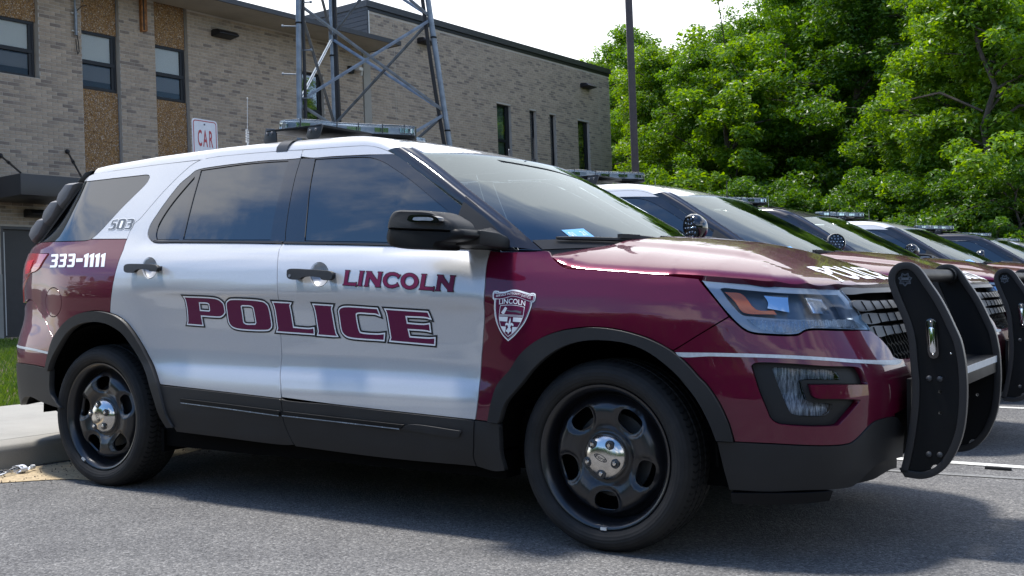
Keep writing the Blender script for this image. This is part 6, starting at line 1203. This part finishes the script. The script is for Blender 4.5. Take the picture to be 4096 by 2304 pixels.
# ================= lattice mast =================
mast=thing('lattice_mast','grey galvanised lattice mast with crossed braces in front of the building','mast',(-9,8.2,0))
MO=np.array([-9,8.2,0])
lean=np.array([-.033,0,0])
def leg(b,t): 
    b=np.array(b);t=np.array(t); d=(t-b)/(t[2]-b[2]); return lambda z:b+d*(z-b[2])
LA=leg((-9,8.213,3.1),(-9.02,8.24,5.07)); LB=leg((-7.83,10.24,3.1),(-8.05,10.02,5.3)); LC=leg((-10.12,10.27,3.1),(-10.12,10.20,5.3))
for Lg in (LA,LB,LC):
    mb=MB(); mb.tube([Lg(z)-MO for z in (.12,3,6,9.5)],.042 if Lg is not LC else .036,14); o=mb.obj('leg','galvanised',mast,True)
    mb=MB()
    for z in (.5,2.0,3.35,4.75,6.15,7.5): 
        c=Lg(z)-MO; mb.tube([c-[0,0,.012],c+[0,0,.012]],.049,14)
    mb.obj('cable_tie','satin_black',mast)
def brace(La,za,Lb,zb,w=.045):
    a=La(za)-MO; b=Lb(zb)-MO; u=(b-a)/np.linalg.norm(b-a); mb=MB(); mb.bar(a+u*.05,b-u*.05,w,.007,(-.53*-1,-.85,0)); mb.bar(a+u*.05+[0,0,-.0],b-u*.05,.007,w*.8,(-.53*-1,-.85,0)); mb.obj('brace','galvanised',mast)
lev=[.8,2.22,3.62,5.04,6.45,7.85,9.2]
for i in range(len(lev)-1):
    z0,z1=lev[i],lev[i+1]
    for a,b in ((LA,LB),(LB,LC),(LC,LA)): brace(a,z0+.02,b,z1-.02+ (0 if a is not LA else .0)); brace(a,z1-.02,b,z0+.02)
for Lg in (LA,LB,LC):
    for z in lev:
        mb=MB(); c=Lg(z)-MO; d=(LB(z)+LC(z)+LA(z))/3-MO-c; d/=np.linalg.norm(d); mb.bar(c+[0,0,-.10],c+[0,0,.10],.10,.012,tuple(d)); mb.obj('gusset','galvanised',mast)
for i in range(16):
    z=.9+i*.34+.06; c=LA(z)-MO; s=-1 if i%2 else 1; d=RGT*s+np.array([0,-.2,0]); mb=MB(); mb.tube([c+d*.03,c+d*.20],.010,6); mb.tube([c+d*.19,c+d*.215],.020,8); mb.obj('step_bolt','galvanised',mast)
for Lg,dx in ((LA,.075),(LC,.03),(LC,.075),(LB,-.085)):
    mb=MB(); off=RGT*dx*1.0
    mb.tube([Lg(z)-MO+off+RGT*.012*math.sin(z*1.7+dx*30) for z in np.linspace(.1,9.4,30)],.030 if Lg is not LA else .024,8); mb.obj('feeder_cable','cable',mast,True)
# lamp post
lp=thing('lamp_post','tall dark brown square steel lamp post rising behind the second car','lamp post',(-6.70,14.53,0))
mb=MB(); 
e_=np.array([-.033,0,1.]); 
def pbx(w,z0,z1,m,nm):
    mb=MB(); mb.box((-w,-w,z0),(w,w,z1),lambda x,y,z:(x*.86-y*.5+e_[0]*z,x*.5+y*.86,z)); return mb.obj(nm,m,lp,bevel=.008)
pbx(.062,0,9.5,'pole_paint','pole'); pbx(.14,.1,.13,'pole_paint','base_plate')
# parking sign
sg=thing('parking_sign','white parking sign with red border reading CAR above the rear roof','sign',(-5.6,3.36,.14))
def sf(u,v,off=0.):   # u across (+ to the reader's right), v up
    u=np.asarray(u,float);v=np.asarray(v,float); return np.stack([0*u+.02+off+e_[0]*v,u,v+0*u],-1)
def rrect(w,h,r,cx=0,cy=0):
    P=[]
    for (sx,sy,a0) in ((1,1,0),(-1,1,90),(-1,-1,180),(1,-1,270)):
        for k in range(5): a=R_(a0+22.5*k); P.append((cx+sx*(w/2-r)+r*math.cos(a),cy+sy*(h/2-r)+r*math.sin(a)))
    return P
cy=2.365-.457/2-0.0
cy=2.364-.2285
panel('sign_plate',rrect(.296,.457,.035,0,cy),'sign_face',sg,surf=sf,mirror=False,depth=.003,grid=0,gap=0,smooth=False)
decal('sign_border',[(np.array(rrect(.270,.431,.026,0,cy)),[rrect(.254,.415,.020,0,cy)],'sign_red',0)],sg,surf=sf,base=.001,grid=0)
for s_,u0,v0,ww,hh in (('C',-.086,2.120,.048,.148),('A',-.026,2.120,.055,.148),('R',.047,2.120,.045,.148),('F',-.084,1.875,.040,.148),('O',-.020,1.875,.048,.148)):
    tv,tt=text_polys(s_,.025); sx_=ww/tv[:,0].max(); sy_=hh/(tv[:,1].max()-min(0,tv[:,1].min())); ymin=tv[:,1].min()
    text_decal('sign_lettering',[(s_,.025,lambda v,u0=u0,v0=v0,sx_=sx_,sy_=sy_,ymin=ymin:np.stack([u0+v[:,0]*sx_,v0+(v[:,1]-ymin)*sy_],1))],'sign_red',sg,surf=sf,base=.0012)
mb=MB(); mb.sphere((.024+e_[0]*2.325,-.005,2.318),.008,10,6); mb.obj('bolt','galvanised',sg,True)
mb=MB(); mb.box((-.02,-.03,0),(.012,.03,2.33),lambda x,y,z:(x+e_[0]*z,y,z)); mb.obj('post','galvanised',sg)
# ================= trees =================
def leaf_cloud(V,F,c,r,n,size,rg,flat=.75):
    for _ in range(n):
        # points near the surface of the clump
        while True:
            d=np.array([rg.gauss(0,1),rg.gauss(0,1),rg.gauss(0,1)]); l=np.linalg.norm(d)
            if l>1e-3: break
        d/=l; q=c+d*r*np.array([1,1,flat])*(rg.random()**.35)
        nrm=Vector((d[0]*.5+rg.gauss(0,.55),d[1]*.5+rg.gauss(0,.55),abs(d[2])*.5+.55+rg.gauss(0,.35))).normalized()
        ax=Vector((rg.gauss(0,1),rg.gauss(0,1),rg.gauss(0,.4)-.35)); ax=(ax-nrm*ax.dot(nrm)).normalized(); sd=nrm.cross(ax); s=size*rg.uniform(.6,1.3)
        q=Vector(q); b=len(V)
        V+=[q-ax*s*.55,q+sd*s*.30-ax*s*.05+nrm*s*.06,q+ax*s*.6-nrm*s*.10,q-sd*s*.30-ax*s*.05+nrm*s*.06]; F.append((b,b+1,b+2)); F.append((b,b+2,b+3))
def make_tree(seed,H,leafm,R=2.6,nl=15000,size=.17,low=.12,slim=1.):
    rg=random.Random(seed); V=[];F=[]; tb=MB()
    tr=[]; x=y=0
    for i in range(9):
        z=H*.93*i/8; tr.append((x,y,z)); x+=rg.gauss(0,.12); y+=rg.gauss(0,.12)
    tb.tube(tr,[.17*H/11*(1-.10*i)+.01 for i in range(9)],9)
    clumps=[]
    nb=int(64*H/11)
    for i in range(nb):
        t=low+(1-low)*(i+rg.random())/nb; z=H*t; k=min(int(t*.999*8/.93),7) if t<.93 else 7; b=np.array(tr[min(k,8)]); b=np.array([b[0],b[1],min(z,H*.93)])
        a=rg.uniform(0,6.283); prof=math.sin(math.pi*min(1,max(0,(t*.88+.12))))**.55; rad=R*slim*prof*rg.uniform(.35,1.05)
        tip=np.array([b[0]+rad*math.cos(a),b[1]+rad*math.sin(a),z+rg.uniform(-.1,.55)*rad*.5])
        mid=(b+tip)/2+np.array([0,0,.10*rad]); 
        tb.tube([b-[0,0,.15*rad],mid,tip],[.045*H/11,.03,.012],5,False)
        clumps.append((tip,rg.uniform(.34,.72)*R/2.6))
        for q_ in range(2): clumps.append((tip*(.78-.2*q_)+b*(.22+.2*q_)+np.array([rg.gauss(0,.32),rg.gauss(0,.32),rg.gauss(-.1,.3)]),rg.uniform(.28,.6)*R/2.6))
        if rg.random()<.75: clumps.append((mid+np.array([rg.gauss(0,.35),rg.gauss(0,.35),rg.gauss(0,.3)]),rg.uniform(.35,.65)*R/2.6))
        if rg.random()<.6:
            s2=tip+np.array([rg.gauss(0,.7),rg.gauss(0,.7),rg.gauss(0,.5)]); tb.tube([mid,s2],[.02,.008],4,False); clumps.append((s2,rg.uniform(.25,.5)*R/2.6))
    tot=sum(r*r for _,r in clumps)
    for c,r in clumps: leaf_cloud(V,F,c,r,int(nl*r*r/tot),size,rg,.62)
    me=bpy.data.meshes.new('crown'); me.from_pydata([tuple(v) for v in V],[],F); me.update(); me.materials.append(MATS[leafm])
    o=tb.obj('trunk','bark',None,True,fix=False); tm=o.data; bpy.data.objects.remove(o)
    return me,tm
PR=[make_tree(21,11.5,'leaves_mid',2.7,52000,.125),make_tree(33,12.5,'leaves_dark',2.8,50000,.13),make_tree(47,10.5,'leaves_light',2.5,50000,.122),make_tree(58,13.5,'leaves_mid',3.0,56000,.13,.16),make_tree(61,4.2,'leaves_dark',2.4,24000,.115,.0,1.15),make_tree(77,6.8,'leaves_light',2.2,34000,.115,.04)]
def tree(i,x,y,s,rz,label,z=.0,cat='tree',nm='broadleaf_tree',lean_=0.,group='broadleaf trees in the wood behind the cars'):
    t=thing(nm,label,cat,(x,y,z),group,(lean_,0,rz)); t.scale=(s,s,s)
    for n_,me in (('crown',PR[i][0]),('trunk',PR[i][1])):
        o=bpy.data.objects.new(n_,me); COL.objects.link(o); o.parent=t
    return t
def place(px,dist):
    """ground spot at a bearing (fraction of frame width from the middle) and distance"""
    d=FWD*dist+RGT*(px*dist/CAM_F); return CAM_POS[0]+d[0],CAM_POS[1]+d[1]
rt=random.Random(99)
# front row first, from the corner of the building to the right edge of the wood
front=[(.118,43,0,.92,'tree close beside the far corner of the brick wing'),(.150,38,2,.85,'pale green tree just right of the lamp post'),(.185,36,0,.74,'middle green tree rising behind the second car roof'),(.222,34,5,1.22,'low bright tree behind the light bar of the second car'),(.250,37,3,.72,'tall tree whose rounded top stands against the white sky'),(.285,35,0,.96,'tree with thin bare trunk behind the third car'),(.320,33,1,.92,'dark shady tree behind the fourth car'),(.352,35,3,.90,'tall tree with a leaning bare limb behind the fourth car'),(.385,31,1,.88,'dark green tree in the deep shade of the wood edge'),(.425,28,2,.80,'pale leafy tree hanging over the far parked cars'),(.470,26,5,1.15,'bright low tree at the right edge behind the last cars'),(.520,28,2,.95,'broad pale tree beyond the right end of the row')]
for px,d,i,s,lb in front:
    x,y=place(px,d); tree(i,x,y,s,rt.uniform(0,6.28),lb)
mids=[(.262,40,1,.86,'leafy crown filling the dark gap behind the third car'),(.335,37.5,0,.92,'leafy crown filling the shade above the fourth car'),(.30,38.5,2,1.0,'light crown in the middle of the wood'),(.092,52,2,1.06,'small crown showing over the wing parapet'),(.130,50,0,.90,'rounded crown behind the lamp post'),(.165,48,3,.80,'crown filling the gap right of the lamp post'),(.205,46,1,.84,'darker crown behind the bright low tree'),(.240,45,2,.97,'crown with a ragged top against the sky'),(.275,44,0,1.10,'crown rising above the third car'),(.310,42,3,1.02,'tall crown above the fourth car'),(.345,41,2,1.10,'lighter crown high above the fourth car'),(.380,39,3,1.05,'high crown with sky gaps above the row'),(.420,37,1,1.06,'dark high crown above the far cars'),(.460,35,3,1.02,'high crown at the top right with sky gaps'),(.505,35,0,1.1,'outermost high crown on the right')]
for px,d,i,s,lb in mids:
    x,y=place(px,d); tree(i,x,y,s,rt.uniform(0,6.28),lb)
backs=[(.055,70,3,.80,'a few leaves of a far tree topping the parapet'),(.11,62,1,.95,'far tree deep behind the wing corner'),(.18,60,0,1.0,'far tree deep behind the lamp post'),(.235,58,1,1.12,'far dark tree deep in the left part of the wood'),(.29,56,3,1.15,'far tall tree deep in the middle of the wood'),(.345,52,1,1.2,'far dark tree deep behind the fourth car'),(.40,50,0,1.3,'far tree deep behind the high sky gaps'),(.455,47,1,1.25,'far dark tree deep in the right part of the wood'),(.51,46,3,1.2,'far tree deep behind the right frame edge')]
for px,d,i,s,lb in backs:
    x,y=place(px,d); tree(i,x,y,s,rt.uniform(0,6.28),lb)
shr=[(.125,36,'undergrowth shrub by the foot of the lamp post'),(.165,33,'dark shrub behind the second car'),(.205,31,'dark shrub below the bright low tree'),(.245,31,'shrub in shade behind the third car light bar'),(.285,30,'dark shrub left of the fourth car light bar'),(.325,29,'dark shrub right of the fourth car light bar'),(.362,28,'shrub in deep shade behind the fourth car roof'),(.40,26.5,'dark shrub under the leafy branches on the right'),(.44,25,'shrub behind the last light bars'),(.485,24,'shrub at the right edge of the row')]
for px,d,lb in shr:
    x,y=place(px,d); tree(4,x,y,rt.uniform(.7,.85),rt.uniform(0,6.28),lb,cat='shrub',nm='shrub',group='shrubs along the wood edge')
# wood on the far side of the lot, behind the photographer: one mass, met only in reflections
V=[];F=[]; rg=random.Random(123)
for i in range(150):
    a=rg.uniform(-2.75,.25); d=rg.uniform(34,44); c=np.array([CAM_POS[0]+d*math.cos(a),CAM_POS[1]+d*math.sin(a),0])
    h=rg.uniform(6,10.5)
    for k in range(7):
        r=rg.uniform(1.6,2.8); leaf_cloud(V,F,c+np.array([rg.gauss(0,1.2),rg.gauss(0,1.2),h*(k+.4)/7]),r,55,1.0,rg)
o=mesh_obj('woodland',V,F,'leaves_dark'); kind(o,'stuff')
# ================= parked row =================
def copy_tree(o,parent=None):
    c=o.copy(); COL.objects.link(c)
    if parent is not None: c.parent=parent
    for ch in o.children: copy_tree(ch,c)
    return c
car=build_car()
ROW='police cars parked side by side along the kerb'
car['group']=ROW; car['label']='nearest police car in silver-white and maroon with POLICE and LINCOLN lettering'
DARK={'silver_white_paint':'black_paint'}
spec=[('white-roofed police car parked second in the row just behind the nearest car',None,(0,.35,2.25)),
      ('dark-roofed police car with maroon bonnet between two white-roofed cars',DARK,(0,0,1.0)),
      ('white-roofed police car fourth in the row with antenna on its roof',None,(0,0,3.4)),
      ('dark-roofed police car with window visors beyond the fourth car',DARK,(0,0,.6)),
      ('last white-roofed police car at the right edge of the photo',None,(0,0,.9)),
      ('dark police car almost hidden past the end of the row',DARK,(0,0,.8))]
def rename(o,nm): 
    for ch in o.children:
        if ch.name.split('.')[0]==nm: return ch
copies=[]
CARPOS=[(-.09,3.96,0),(-.19,6.96,0),(-.04,10.0,0),(.40,13.15,-.05),(.42,16.2,-.05),(.45,19.2,-.05)]
for i,(lb,sw,sr) in enumerate(spec):
    c=copy_tree(car); c['label']=lb; k=i+1; c.location=CARPOS[i]
    def walk(o):
        if o.type=='MESH' and sw:
            for s_ in range(len(o.material_slots)):
                mname=o.data.materials[s_].name if o.data.materials[s_] else ''
                if mname in sw: o.material_slots[s_].link='OBJECT'; o.material_slots[s_].material=MATS[sw[mname]]
        for ch in o.children: walk(ch)
    walk(c); sp=rename(c,'spotlight'); sp.rotation_euler=sr; copies.append(c)
rename(car,'spotlight').rotation_euler=(0,-.12,.98)
